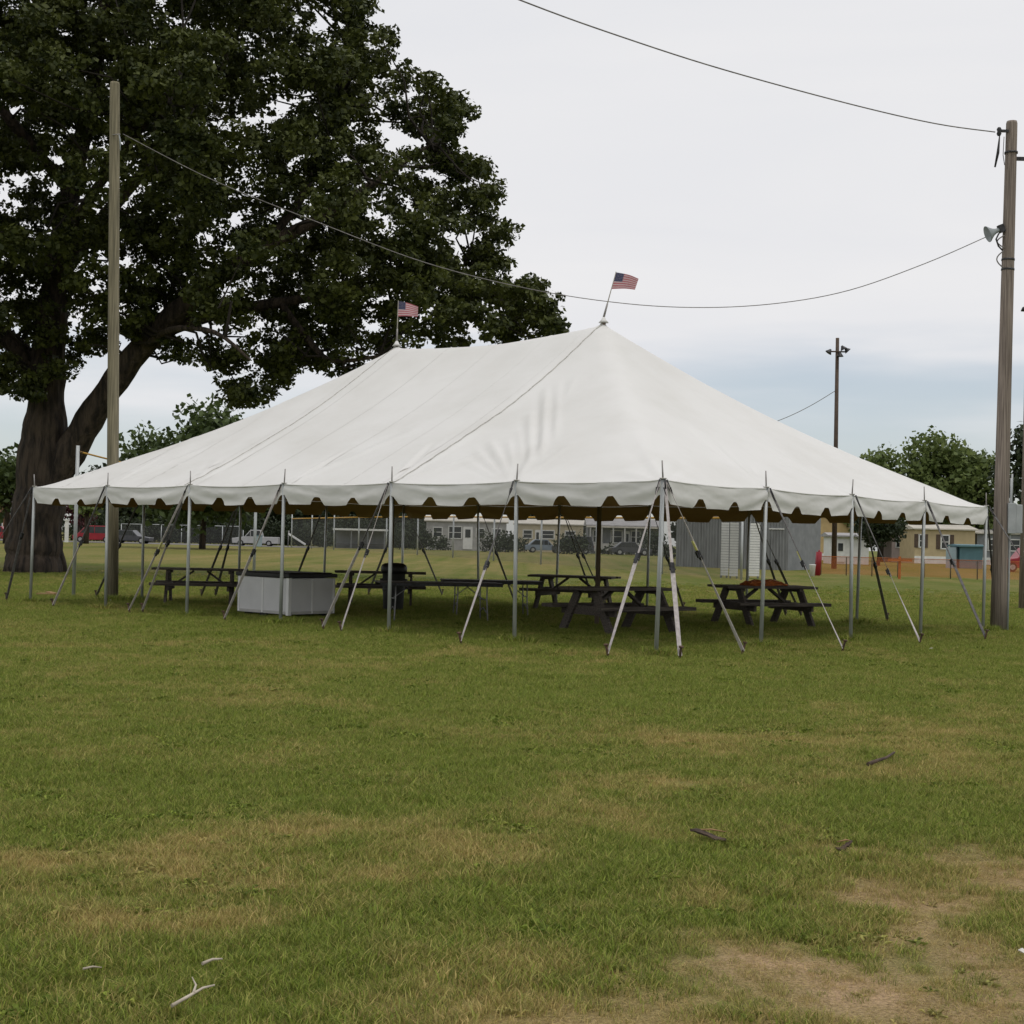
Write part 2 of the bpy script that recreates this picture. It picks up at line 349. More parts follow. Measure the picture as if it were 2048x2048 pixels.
GREEN_A, GREEN_B, DRYC, SOIL = (.080, .124, .015), (.205, .250, .042), (.40, .305, .125), (.41, .285, .17)
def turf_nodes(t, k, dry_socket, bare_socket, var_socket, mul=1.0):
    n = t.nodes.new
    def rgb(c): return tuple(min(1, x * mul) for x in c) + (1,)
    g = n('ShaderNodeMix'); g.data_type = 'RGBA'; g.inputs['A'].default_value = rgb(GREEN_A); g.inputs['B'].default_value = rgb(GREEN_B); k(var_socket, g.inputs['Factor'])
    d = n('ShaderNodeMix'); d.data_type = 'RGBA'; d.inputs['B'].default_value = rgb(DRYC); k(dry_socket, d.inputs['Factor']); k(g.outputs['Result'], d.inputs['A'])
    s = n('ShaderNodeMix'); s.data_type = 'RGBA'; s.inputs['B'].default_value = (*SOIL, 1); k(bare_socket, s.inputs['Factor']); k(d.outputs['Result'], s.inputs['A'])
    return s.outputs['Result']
def ground_mat():
    m, t, o = new_mat('lawn_ground'); n = t.nodes.new; k = t.links.new
    a = n('ShaderNodeAttribute'); a.attribute_name = 'dry'; b = n('ShaderNodeAttribute'); b.attribute_name = 'bare'
    tcn = n('ShaderNodeTexCoord')
    no = n('ShaderNodeTexNoise'); no.inputs['Scale'].default_value = 5; no.inputs['Detail'].default_value = 8; no.inputs['Roughness'].default_value = .68; k(tcn.outputs['Object'], no.inputs['Vector'])
    no3 = n('ShaderNodeTexNoise'); no3.inputs['Scale'].default_value = .35; no3.inputs['Detail'].default_value = 6; k(tcn.outputs['Object'], no3.inputs['Vector'])
    ad = n('ShaderNodeMath'); ad.operation = 'MULTIPLY_ADD'; ad.inputs[1].default_value = 1.6; k(no.outputs['Fac'], ad.inputs[0])
    ad0 = n('ShaderNodeMath'); ad0.operation = 'MULTIPLY_ADD'; ad0.inputs[1].default_value = .9; ad0.inputs[2].default_value = -1.25; k(no3.outputs['Fac'], ad0.inputs[0]); k(ad0.outputs[0], ad.inputs[2])
    dd = n('ShaderNodeMath'); dd.operation = 'ADD'; dd.use_clamp = True; k(ad.outputs[0], dd.inputs[0]); k(a.outputs['Fac'], dd.inputs[1])
    no2 = n('ShaderNodeTexNoise'); no2.inputs['Scale'].default_value = 45; no2.inputs['Detail'].default_value = 5; k(tcn.outputs['Object'], no2.inputs['Vector'])
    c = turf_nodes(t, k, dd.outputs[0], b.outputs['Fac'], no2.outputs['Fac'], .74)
    ns = n('ShaderNodeTexNoise'); ns.inputs['Scale'].default_value = 70; ns.inputs['Detail'].default_value = 4; ns.inputs['Roughness'].default_value = .7; k(tcn.outputs['Object'], ns.inputs['Vector'])
    sv = n('ShaderNodeMapRange'); sv.inputs['From Min'].default_value = .3; sv.inputs['From Max'].default_value = .7; sv.inputs['To Min'].default_value = .5; sv.inputs['To Max'].default_value = 1.35; k(ns.outputs['Fac'], sv.inputs['Value'])
    hs = n('ShaderNodeHueSaturation'); k(c, hs.inputs['Color']); k(sv.outputs['Result'], hs.inputs['Value']); c = hs.outputs['Color']
    p = n('ShaderNodeBsdfPrincipled'); p.inputs['Roughness'].default_value = .95; p.inputs['Specular IOR Level'].default_value = .1; k(c, p.inputs['Base Color'])
    bu = n('ShaderNodeBump'); bu.inputs['Strength'].default_value = .8; bu.inputs['Distance'].default_value = .03; k(no2.outputs['Fac'], bu.inputs['Height']); k(bu.outputs[0], p.inputs['Normal'])
    k(p.outputs[0], o.inputs[0]); return m
gme = np_mesh('ground', co, fa)
fattr(gme, 'dry', dry_at(GX, GY)); fattr(gme, 'bare', bare_at(GX, GY) * (GY < 40))
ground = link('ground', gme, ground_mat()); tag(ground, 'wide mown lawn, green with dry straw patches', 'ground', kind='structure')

def blade_mat():
    m, t, o = new_mat('grass_blade'); n = t.nodes.new; k = t.links.new
    a = n('ShaderNodeAttribute'); a.attribute_type = 'INSTANCER'; a.attribute_name = 'dry'
    b = n('ShaderNodeAttribute'); b.attribute_type = 'INSTANCER'; b.attribute_name = 'bare'
    v = n('ShaderNodeAttribute'); v.attribute_name = 'bl'
    dv = n('ShaderNodeMath'); dv.operation = 'MULTIPLY_ADD'; dv.inputs[1].default_value = .8; dv.inputs[2].default_value = -.42; k(v.outputs['Fac'], dv.inputs[0])
    dd = n('ShaderNodeMath'); dd.operation = 'ADD'; dd.use_clamp = True; k(dv.outputs[0], dd.inputs[0]); k(a.outputs['Fac'], dd.inputs[1])
    v2 = n('ShaderNodeAttribute'); v2.attribute_name = 'bl2'
    hb = n('ShaderNodeMath'); hb.operation = 'MULTIPLY'; hb.inputs[1].default_value = .25; k(b.outputs['Fac'], hb.inputs[0])
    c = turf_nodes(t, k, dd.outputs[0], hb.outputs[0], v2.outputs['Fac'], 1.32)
    vv = n('ShaderNodeMapRange'); vv.inputs['To Min'].default_value = .62; vv.inputs['To Max'].default_value = 1.3; k(v2.outputs['Fac'], vv.inputs['Value'])
    hs = n('ShaderNodeHueSaturation'); k(c, hs.inputs['Color']); k(vv.outputs['Result'], hs.inputs['Value']); c = hs.outputs['Color']
    p = n('ShaderNodeBsdfPrincipled'); p.inputs['Roughness'].default_value = .6; p.inputs['Specular IOR Level'].default_value = .2; k(c, p.inputs['Base Color'])
    tr = n('ShaderNodeBsdfTranslucent'); k(c, tr.inputs[0]); x = n('ShaderNodeMixShader'); x.inputs[0].default_value = .3
    k(p.outputs[0], x.inputs[1]); k(tr.outputs[0], x.inputs[2]); k(x.outputs[0], o.inputs[0]); return m
BLADE = blade_mat()
tuft_col = bpy.data.collections.new('grass_tuft_shapes')
def tuft(seed, nb, hmin, hmax, lean, spread):
    q = np.random.default_rng(seed); vs = []; fs = []; bl = []; b2 = []
    for i in range(nb):
        r0 = spread * math.sqrt(q.random()); th = q.random() * 6.283; x0, y0 = r0 * math.cos(th), r0 * math.sin(th)
        h = hmin + (hmax - hmin) * q.random(); w = .0010 + .0010 * q.random(); a = q.random() * 6.283; ln = lean * (.3 + q.random()) * h; la = q.random() * 6.283
        dx, dy = math.cos(a) * w, math.sin(a) * w; lx, ly = math.cos(la) * ln, math.sin(la) * ln
        k = len(vs); z1 = h * .6
        vs += [(x0 - dx, y0 - dy, -.01), (x0 + dx, y0 + dy, -.01), (x0 + lx * .35 - dx * .9, y0 + ly * .35 - dy * .9, z1), (x0 + lx * .35 + dx * .9, y0 + ly * .35 + dy * .9, z1), (x0 + lx, y0 + ly, h)]
        fs += [(k, k + 1, k + 3), (k, k + 3, k + 2), (k + 2, k + 3, k + 4)]
        rv, rv2 = q.random(), q.random(); bl += [rv] * 5; b2 += [rv2] * 5
    me = np_mesh('grass_tuft', np.array(vs), np.array(fs), False); fattr(me, 'bl', bl); fattr(me, 'bl2', b2); me.materials.append(BLADE)
    o = bpy.data.objects.new('grass_tuft', me); tuft_col.objects.link(o)
for s_ in range(5): tuft(s_, 60, .015, .043, 1.15, .068)
for s_ in range(3): tuft(40 + s_, 44, .004, .014, 6.0, .10)

def weed(seed):
    q = np.random.default_rng(seed); vs = []; fs = []; bl = []; b2 = []
    for i in range(11):
        a = q.random() * 6.283; r0 = .05 * q.random(); x0, y0 = r0 * math.cos(a * 3), r0 * math.sin(a * 3); l = .022 + .03 * q.random(); w = .006 + .006 * q.random(); h = .008 + .02 * q.random()
        dx, dy = math.cos(a), math.sin(a); k = len(vs)
        vs += [(x0, y0, .0), (x0 + dx * l * .5 - dy * w, y0 + dy * l * .5 + dx * w, h), (x0 + dx * l, y0 + dy * l, h * .8), (x0 + dx * l * .5 + dy * w, y0 + dy * l * .5 - dx * w, h)]
        fs += [(k, k + 1, k + 2), (k, k + 2, k + 3)]; r1, r2 = q.random() * .3, q.random(); bl += [r1] * 4; b2 += [r2] * 4
    me = np_mesh('grass_tuft', np.array(vs), np.array(fs), False); fattr(me, 'bl', bl); fattr(me, 'bl2', b2); me.materials.append(BLADE)
    tuft_col.objects.link(bpy.data.objects.new('grass_tuft', me))
for s_ in range(2): weed(80 + s_)
Y0, Y1 = 3.9, 66.0; cand = 330000
u_ = rng.random(cand); yy = (Y0 ** .9 + u_ * (Y1 ** .9 - Y0 ** .9)) ** (1 / .9)
half = .36 * yy + 1.6; xx = (rng.random(cand) * 2 - 1) * half
# thin the candidates to the wanted density per square metre
want = 400 * np.minimum(1, (8.0 / yy) ** 1.25) * (1 - sstep(36, 65, yy))
pdf = cand * (.9 * yy ** -.1) / (Y1 ** .9 - Y0 ** .9) / (2 * half)
keep = rng.random(cand) < want / pdf
bb = bare_at(xx, yy); dd_ = dry_at(xx, yy)
keep &= rng.random(cand) > bb * .10
xx, yy, bb, dd_ = xx[keep], yy[keep], bb[keep], dd_[keep]
# loose straw over the bare soil
sx = rng.random(60000) * 7.5 - 1.5; sy = 3.9 + rng.random(60000) * 5.5; sb = bare_at(sx, sy); ks = rng.random(60000) < sb * .38; nstraw = int(ks.sum())
xx = np.concatenate([xx, sx[ks]]); yy = np.concatenate([yy, sy[ks]]); bb = np.concatenate([bb, sb[ks] * .5 + .5]); dd_ = np.concatenate([dd_, np.full(nstraw, .8)])
# uncut tufts hugging the feet of poles
fx, fy = [], []
for (pu, pv) in pole_uv + [(-.1, 2.1), (16.35, 12.2)]:
    w_ = toW(pu, pv)
    for _ in range(16): an = rng.random() * 6.283; rr = .05 + (.17 if pu in (-.1, 16.35) else .09) * rng.random(); fx.append(w_.x + rr * math.cos(an)); fy.append(w_.y + rr * math.sin(an))
nfoot = len(fx); xx = np.concatenate([xx, fx]); yy = np.concatenate([yy, fy]); bb = np.concatenate([bb, np.zeros(nfoot)]); dd_ = np.concatenate([dd_, dry_at(np.array(fx), np.array(fy)) * .6])
zz = bumps(xx, yy) - .012
gm = bpy.data.meshes.new('lawn_grass'); gm.vertices.add(len(xx)); gm.vertices.foreach_set('co', np.stack([xx, yy, zz], -1).astype(np.float32).ravel())
flat = (rng.random(len(xx)) < np.clip(bb * 1.7, 0, .86)) | (rng.random(len(xx)) < .12 * dd_)
weedy = (~flat) & (rng.random(len(xx)) < .22 * np.clip((fbm(xx, yy, .45, 101, 3) - .56) * 9, 0, 1))
ia = gm.attributes.new('idx', 'INT', 'POINT'); ia.data.foreach_set('value', np.where(weedy, 8 + rng.integers(0, 2, len(xx)), np.where(flat, 5 + rng.integers(0, 3, len(xx)), rng.integers(0, 5, len(xx)))).astype(np.int32))
fattr(gm, 'dry', np.clip(dd_ + (rng.random(len(xx)) - .5) * .75 + flat * .5, 0, 1)); fattr(gm, 'bare', bb)
fattr(gm, 'scl', (.62 + .75 * rng.random(len(xx))) * (1 - .45 * bb) * (.72 + .7 * fbm(xx, yy, .4, 77) - .1 * dd_) * (1 + np.clip((yy - 10) / 40, 0, .5)) * np.where(np.arange(len(xx)) >= len(xx) - nfoot, 2.2, 1)); fattr(gm, 'rot', rng.random(len(xx)) * 6.283)
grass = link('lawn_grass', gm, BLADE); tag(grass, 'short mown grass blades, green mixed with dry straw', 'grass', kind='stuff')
ng = bpy.data.node_groups.new('scatter_grass', 'GeometryNodeTree')
ng.interface.new_socket('Geometry', in_out='INPUT', socket_type='NodeSocketGeometry'); ng.interface.new_socket('Geometry', in_out='OUTPUT', socket_type='NodeSocketGeometry')
gi = ng.nodes.new('NodeGroupInput'); go = ng.nodes.new('NodeGroupOutput')
iop = ng.nodes.new('GeometryNodeInstanceOnPoints'); ci = ng.nodes.new('GeometryNodeCollectionInfo'); ci.inputs['Collection'].default_value = tuft_col
ci.inputs['Separate Children'].default_value = True; ci.inputs['Reset Children'].default_value = True
iop.inputs['Pick Instance'].default_value = True
na = ng.nodes.new('GeometryNodeInputNamedAttribute'); na.data_type = 'FLOAT'; na.inputs['Name'].default_value = 'rot'
nb_ = ng.nodes.new('GeometryNodeInputNamedAttribute'); nb_.data_type = 'FLOAT'; nb_.inputs['Name'].default_value = 'scl'
cx = ng.nodes.new('ShaderNodeCombineXYZ'); ng.links.new(na.outputs['Attribute'], cx.inputs['Z'])
e2r = ng.nodes.new('FunctionNodeEulerToRotation'); ng.links.new(cx.outputs[0], e2r.inputs[0])
ng.links.new(gi.outputs[0], iop.inputs['Points']); ng.links.new(ci.outputs[0], iop.inputs['Instance']); ng.links.new(e2r.outputs[0], iop.inputs['Rotation']); ng.links.new(nb_.outputs['Attribute'], iop.inputs['Scale'])
ni = ng.nodes.new('GeometryNodeInputNamedAttribute'); ni.data_type = 'INT'; ni.inputs['Name'].default_value = 'idx'; ng.links.new(ni.outputs['Attribute'], iop.inputs['Instance Index'])
ng.links.new(iop.outputs[0], go.inputs[0])
gmod = grass.modifiers.new('scatter', 'NODES'); gmod.node_group = ng

# road beyond the field on the left
def sheet(name, x0, x1, y0, y1, dz, m, label, n=24):
    vs = []; fs = []
    for j, y in enumerate(np.linspace(y0, y1, n)):
        for x in (x0, x1): vs.append((x, y, float(ground_z(x, y)) + dz))
        if j: fs.append((2 * j - 2, 2 * j - 1, 2 * j + 1, 2 * j))
    o = MB().add(vs, fs).build(name, m); return tag(o, label, kind='structure')
sheet('road', -170, -21.5, 152, 172, .012, M['asphalt'], 'pale grey road beyond the field')

# ------------------------------------------------------------------ trees
def leaf_cloud(name, cen, rad, per, size, m, parent, squash=.75, seed=1, updir=.5):
    q = np.random.default_rng(seed); P = []; O = []
    for c, r in zip(cen, rad):
        n = max(8, int(per * r * r)); d = q.normal(size=(n, 3)); d /= np.linalg.norm(d, axis=1)[:, None]
        rr = r * (q.random(n) ** .42)[:, None] * (1 + .25 * (q.random(n)[:, None] - .3))
        P.append(np.array(c)[None] + d * rr * np.array([1, 1, squash])); O.append(d)
    P = np.concatenate(P); O = np.concatenate(O); n = len(P)
    nr = q.normal(size=(n, 3)) + O * .7 + np.array([0, 0, updir]); nr /= np.linalg.norm(nr, axis=1)[:, None]
    a = np.cross(nr, q.normal(size=(n, 3))); a /= np.linalg.norm(a, axis=1)[:, None]; b = np.cross(nr, a)
    s = size * (.45 + 1.1 * q.random(n) ** 1.4)[:, None]
    co = np.stack([P - a * s * .55, P + b * s * .36 + a * s * .08, P + a * s * .55, P - b * s * .36 + a * s * .08], 1).reshape(-1, 3)
    fa = np.arange(4 * n).reshape(n, 4)
    me = np_mesh(name, co, fa, False); return link(name, me, m, parent)
def inpoly(px, py, poly):
    c = False; j = len(poly) - 1
    for i in range(len(poly)):
        xi, yi = poly[i]; xj, yj = poly[j]
        if (yi > py) != (yj > py) and px < (xj - xi) * (py - yi) / (yj - yi) + xi: c = not c
        j = i
    return c
def pdist(px, py, poly):
    P = np.array(poly, float); Q = np.roll(P, -1, 0); d = Q - P; t = np.clip((((px, py) - P) * d).sum(1) / (d * d).sum(1), 0, 1)
    return float(np.sqrt((((px, py) - (P + t[:, None] * d)) ** 2).sum(1)).min())

OD = 55.0; PXM = OD / FPX
oak_base = gp(68, 1144); oak = empty('oak_tree', oak_base, 0, 'huge dark oak with forked trunk towering behind the white tent', 'tree')
def loc(v): return Vector(v) - oak_base
outline = [(-260, -330), (300, -400), (580, -190), (700, 0), (706, 48), (748, 84), (768, 128), (842, 146), (860, 200), (905, 214), (872, 246), (888, 292), (860, 318), (900, 330), (962, 340), (972, 382), (928, 402), (935, 425), (1000, 452), (990, 492), (955, 515), (968, 540), (1020, 552), (1062, 592), (1095, 640), (1075, 690), (900, 700), (740, 735), (655, 742), (600, 700), (556, 712), (560, 752), (492, 790), (462, 778), (440, 738), (385, 716), (335, 694), (300, 655), (240, 650), (170, 700), (110, 735), (60, 780), (-40, 765), (-150, 710), (-350, 650), (-480, 500), (-520, 200), (-420, -100)]
outline = [(x + 16 if x > 680 else x, y) for x, y in outline]
holes = [(622, 402, 14), (165, 725, 40), (20, 650, 22), (540, 740, 18)]
limbs = [
  ('trunk', [(66, 1150, 0, 1.12), (69, 1128, 0, 1.0), (72, 1085, 0, .96), (78, 1000, 0, .92), (86, 905, 0, .86), (92, 800, 0, .70), (96, 700, 0.2, .62), (112, 560, .6, .52), (140, 380, 1.0, .40), (185, 180, 1.2, .28), (215, -40, 1.0, .16), (230, -200, .8, .06)]),
  ('limb', [(96, 985, 0, .60), (140, 905, -.2, .58), (190, 820, -.6, .50), (245, 740, -1.0, .45), (310, 665, -1.6, .40), (400, 585, -2.2, .33), (520, 500, -2.6, .26), (650, 430, -2.6, .19), (770, 350, -2.2, .12), (860, 290, -1.8, .05)]),
  ('limb', [(300, 675, -1.5, .28), (420, 630, -1.2, .24), (560, 605, -.6, .19), (700, 585, 0, .14), (850, 565, .4, .09), (980, 585, .4, .04)]),
  ('limb', [(520, 500, -2.6, .2), (600, 400, -1.2, .15), (640, 300, 0.2, .12), (690, 180, 1.2, .08), (720, 60, 1.8, .04)]),
  ('limb', [(560, 605, -.6, .14), (625, 690, -1.5, .12), (668, 722, -2.2, .09), (760, 712, -2.6, .05)]),
  ('limb', [(92, 770, 0, .42), (30, 690, .6, .36), (-60, 630, 1.2, .3), (-180, 560, 1.8, .22), (-320, 440, 2.2, .12), (-420, 320, 2, .05)]),
  ('limb', [(112, 560, .6, .34), (220, 420, 2.4, .26), (340, 280, 4.2, .19), (450, 120, 5.4, .12), (520, -40, 6, .06)]),
  ('limb', [(140, 380, 1, .26), (20, 240, -1.4, .2), (-90, 80, -3, .13), (-160, -80, -4, .06)]),
  ('limb', [(275, 705, -1.2, .16), (340, 660, -3, .12), (430, 665, -5.4, .08), (500, 720, -6.6, .04)]),
  ('limb', [(112, 560, .6, .28), (160, 430, -2.6, .2), (250, 300, -5.4, .14), (360, 160, -7.4, .08)]),
]
limb_pts = []
for nm, ch in limbs:
    pts = [rp(x, y, OD + d) for x, y, d, r in ch]
    if nm == 'trunk': pts[0].z = -.25
    # refine and roughen
    P_ = []; R_ = []
    for a in range(len(pts) - 1):
        for t in np.linspace(0, 1, 5)[:-1]:
            p0 = pts[max(a - 1, 0)]; p1 = pts[a]; p2 = pts[a + 1]; p3 = pts[min(a + 2, len(pts) - 1)]
            q = .5 * ((2 * p1) + (p2 - p0) * t + (2 * p0 - 5 * p1 + 4 * p2 - p3) * t * t + (3 * p1 - p0 - 3 * p2 + p3) * t ** 3)
            P_.append(q); R_.append((ch[a][3] * (1 - t) + ch[a + 1][3] * t) * (1 + .05 * math.sin(7 * a + 9 * t)))
    P_.append(pts[-1]); R_.append(ch[-1][3])
    if nm == 'trunk':
        P2 = []; R2 = []
        for a in range(len(P_) - 1):
            for t in (0, .25, .5, .75): P2.append(P_[a].lerp(P_[a + 1], t)); R2.append(R_[a] * (1 - t) + R_[a + 1] * t)
        tb = MB().tube([loc(p) for p in P2 + [P_[-1]]], R2 + [R_[-1]], 56)
    else: tb = MB().tube([loc(p) for p in P_], R_, 24 if R_[0] > .5 else 10)
    if R_[0] > .5:                          # furrowed bark
        ax = [loc(p) for p in P_]; nv = []
        for v in tb.v:
            v = Vector(v); c = min(ax, key=lambda p: abs(p.z - v.z) * 2 + (p - v).length); d = (v - c); d.z = 0; d.normalize()
            h = mnoise.noise(Vector((v.x * 1.1, v.y * 1.1, v.z * .5))) * .10 + (abs(mnoise.noise(Vector((v.x * 5, v.y * 5, v.z * .9)))) - .25) * .10
            nv.append(tuple(v + d * h))
        tb.v = nv
    tb.build(nm, M['bark'], oak)
    limb_pts += [(p, r) for p, r in zip(P_, R_) if r < .45]
rb = MB()
for a in range(7):                          # root flare
    an = a * .9 + .3; c_, s_ = math.cos(an), math.sin(an)
    rb.tube([(c_ * .68, s_ * .68, .9), (c_ * .92, s_ * .92, .3), (c_ * 1.15, s_ * 1.15, -.12)], [.3, .26, .10], 8)
rb.build('root_flare', M['bark'], oak)
q = np.random.default_rng(5); cen = []; rad = []; tries = 0
while len(cen) < 760 and tries < 20000:
    tries += 1
    x = q.uniform(-520, 1120); y = q.uniform(-400, 805)
    if not inpoly(x, y, outline): continue
    d = pdist(x, y, outline) * PXM; r = q.uniform(.8, 1.5)
    if d < r * .72: r = max(d / .72, .34)
    if any((x - hx) ** 2 + ((y - hy) * 1.1) ** 2 < (hr + r / PXM * .5) ** 2 for hx, hy, hr in holes): continue
    T = min(9.5, 1.9 * math.sqrt(max(d, .1)) * 1.9); off = q.uniform(-T, T)
    cen.append(np.array(rp(x, y, OD + off) - oak_base)); rad.append(r)
j = 0
while j < 260:                              # small sprays along the outline
    i = q.integers(0, len(outline) - 1); t = q.random(); x = outline[i][0] * (1 - t) + outline[i + 1][0] * t + q.normal() * 7; y = outline[i][1] * (1 - t) + outline[i + 1][1] * t + q.normal() * 7
    cen.append(np.array(rp(x, y, OD + q.uniform(-3, 3)) - oak_base)); rad.append(q.uniform(.25, .6)); j += 1
tc_ = []; tr2 = []
for c, r in zip(cen, rad):
    if r < .45: tc_.append(c); tr2.append(r * .8); continue
    for _ in range(int(4 + 7.0 * r * r)):
        d = q.normal(size=3); d /= np.linalg.norm(d); d[2] = d[2] * .8 + .12
        tc_.append(c + d * r * q.random() ** .35 * .92); tr2.append(q.uniform(.24, .52))
leaf_cloud('crown', tc_, tr2, 330, .175, M['oak_leaf'], oak, .62, 3, .75)
br = MB(); LPp = np.array([tuple(p - oak_base) for p, r in limb_pts])
for c, r in list(zip(cen, rad))[::3]:
    k_ = np.argmin(((LPp - c) ** 2).sum(1) + (LPp[:, 2] > c[2]) * 4); a = Vector(LPp[k_]); b = Vector(c); mid = (a + b) / 2 + Vector(q.normal(size=3) * .35)
    mid2 = a * .75 + b * .25 + Vector(q.normal(size=3) * .2)
    
    if (b - a).length < 7: br.tube([a, mid2, mid, b], [.06, .05, .035, .012], 5, False)
br.build('branches', M['twig'], oak)['kind'] = 'stuff'

def tree(name, label, px, D, h, cw, m, seed, trunk_h=.3, dens=34, leaf=.42, nb=34, group=None, squash=.85, trunk_r=.22):
    q = np.random.default_rng(seed); base = on_ground(px, D); t = empty(name, base, 0, label, 'tree', group)
    cz = h * (1 + trunk_h) / 2; hz = h * (1 - trunk_h) / 2; cen = []; rad = []
    for i in range(nb):
        d = q.normal(size=3); d /= np.linalg.norm(d); s = q.random() ** .45 * .8
        k = 1 - .25 * max(0, d[2])
        cen.append((d[0] * cw / 2 * s * k, d[1] * cw / 2 * s * k, cz + d[2] * hz * s)); rad.append(q.uniform(.14, .24) * min(cw, h))
    leaf_cloud('crown', cen, rad, dens, leaf, m, t, squash, seed + 50)
    b = MB(); b.tube([(0, 0, -.2), (.05, 0, h * .25), (-.05, .05, h * .55), (0, 0, h * .85)], [trunk_r * 1.3, trunk_r, trunk_r * .7, .04], 9).build('trunk', M['bark'], t)
    b = MB()
    for c in cen[::3]:
        b.tube([(0, 0, h * min(.5, trunk_h + .1)), Vector(c) * .5 + Vector((0, 0, h * .25)), c], [trunk_r * .4, trunk_r * .25, .03], 5, False)
    b.build('branches', M['twig'], t)['kind'] = 'stuff'
    return t
tree('leafy_tree', 'round green tree rising above the tent roof beside the oak trunk', 405, 118, 11.4, 13.5, M['mid_leaf'], 21, .12, 44, .5, 60)
tree('leafy_tree', 'low dark tree glimpsed left of the oak trunk', 12, 122, 8.6, 7.5, M['mid_leaf'], 22, .2, 40, .45)
tree('leafy_tree', 'small bush-like tree between the oak trunk and the tall wooden pole', 172, 138, 6.6, 3.4, M['far_leaf'], 23, .25, 60, .4, 20)
tree('leafy_tree', 'leftmost green tree of the clump behind the tent\'s right slope', 1762, 150, 13.2, 8, M['far_leaf'], 24, .1, 46, .5, 44, 'trees behind the right end of the tent')
tree('leafy_tree', 'tallest green tree of the clump behind the tent\'s right slope', 1866, 152, 14.9, 10, M['far_leaf'], 25, .1, 42, .5, 52, 'trees behind the right end of the tent')
tree('leafy_tree', 'green tree next to the grey utility pole, behind the tent corner', 1962, 150, 12.9, 9, M['far_leaf'], 26, .1, 44, .5, 46, 'trees behind the right end of the tent')
tree('leafy_tree', 'tall dark tree at the right picture edge behind the utility pole', 2050, 142, 16.5, 7, M['dark_leaf'], 27, .15, 30, .5, 46)
tree('leafy_tree', 'small pale tree under the lower left of the right tree clump', 1716, 158, 11.2, 7, M['far_leaf'], 28, .15, 36, .45, 32, 'trees behind the right end of the tent')
tree('spruce_tree', 'small dark round tree standing between the white shed and beige house', 1757, 116, 4.5, 4.6, M['dark_leaf'], 29, .36, 170, .26, 40, None, .8, .12)
tree('maroon_tree', 'red-leaved tree beside the oak trunk above the red van', 158, 168, 6.4, 4.4, M['maroon_leaf'], 30, .12, 70, .35, 26)
for i, (px, D, h, w, lb) in enumerate(((250, 196, 11, 12, 'dark tree right behind the parked dark car'), (345, 202, 12, 13, 'dark tree behind the left chain-link fence, right of the parked dark car'), (440, 198, 11, 12, 'dark tree behind the left chain-link fence, left of the white bar'),
        (528, 206, 12, 12, 'dark tree behind the parked white pickup'), (618, 200, 11, 12, 'dark tree left of the white dugout roof'), (708, 204, 12, 12, 'dark tree directly behind the white dugout roof'), (800, 200, 11, 11, 'dark tree behind the rubbish bin'), (1120, 215, 8, 10, 'dark tree behind the cream mobile home with parked car'), (1420, 190, 9, 12, 'dark tree behind the grey metal shed'))):
    tree('background_tree', lb, px, D, h, w * 1.25, M['dark_leaf'], 60 + i, -.12, 34, .75, 60, 'dark trees along the far edge of the field')
def hedge(label, px0, px1, D, h, m, seed):
    a, b = on_ground(px0, D), on_ground(px1, D); w = b.x - a.x; q = np.random.default_rng(seed); n = max(6, int(w / .8))
    o = empty('hedge', ((a.x + b.x) / 2, D, a.z), 0, label, 'hedge')
    cen = [((k + .5) / n * w - w / 2 + q.normal() * .2, q.normal() * .3, h * q.uniform(.3, .72)) for k in range(n)] + [((k + .5) / n * w - w / 2, q.normal() * .3, h * .28) for k in range(n)]
    leaf_cloud('foliage', cen, [h * q.uniform(.3, .42) for _ in cen], 110, .28, m, o, .9, seed)
    s = MB()
    for c in cen[:n]: s.tube([(c[0], c[1], -.1), c], [.05, .02], 5, False)
    s.build('stems', M['twig'], o)['kind'] = 'stuff'
hedge('long dark hedge behind the left chain-link fence', 222, 500, 177, 3.6, M['dark_leaf'], 1)
hedge('tall dark hedge behind the white pickup and slide', 500, 650, 180, 3.8, M['dark_leaf'], 7)
hedge('dark shrubs beside the oak trunk behind the red van', 128, 222, 182, 3.8, M['dark_leaf'], 8)
hedge('tall dark hedge rising behind the white dugout roof', 650, 860, 186, 4.2, M['dark_leaf'], 9)
hedge('dark hedge under the white dugout roof', 640, 782, 168, 2.1, M['dark_leaf'], 2)
hedge('grey-green hedge left of the pale mobile home', 786, 866, 160, 2.6, M['dark_leaf'], 3)
hedge('hedge right of the white door of the pale mobile home', 962, 1026, 156, 2.3, M['dark_leaf'], 4)
hedge('hedge left of the white porch house', 1118, 1176, 152, 2.5, M['dark_leaf'], 5)
hedge('brown-grey shrubs left of the grey metal shed', 1322, 1392, 128, 1.7, M['dark_leaf'], 6)

hedge('grey-green shrubs below the first windows of the pale mobile home', 866, 897, 164, 1.7, M['dark_leaf'], 10)
hedge('dark shrubs between the two pale mobile homes', 1000, 1052, 162, 2.2, M['dark_leaf'], 11)
hedge('low dark shrubs before the white porch rail', 1200, 1262, 158, 1.3, M['dark_leaf'], 12)
hedge('dark bushes right of the white porch house', 1286, 1332, 156, 2.6, M['dark_leaf'], 13)
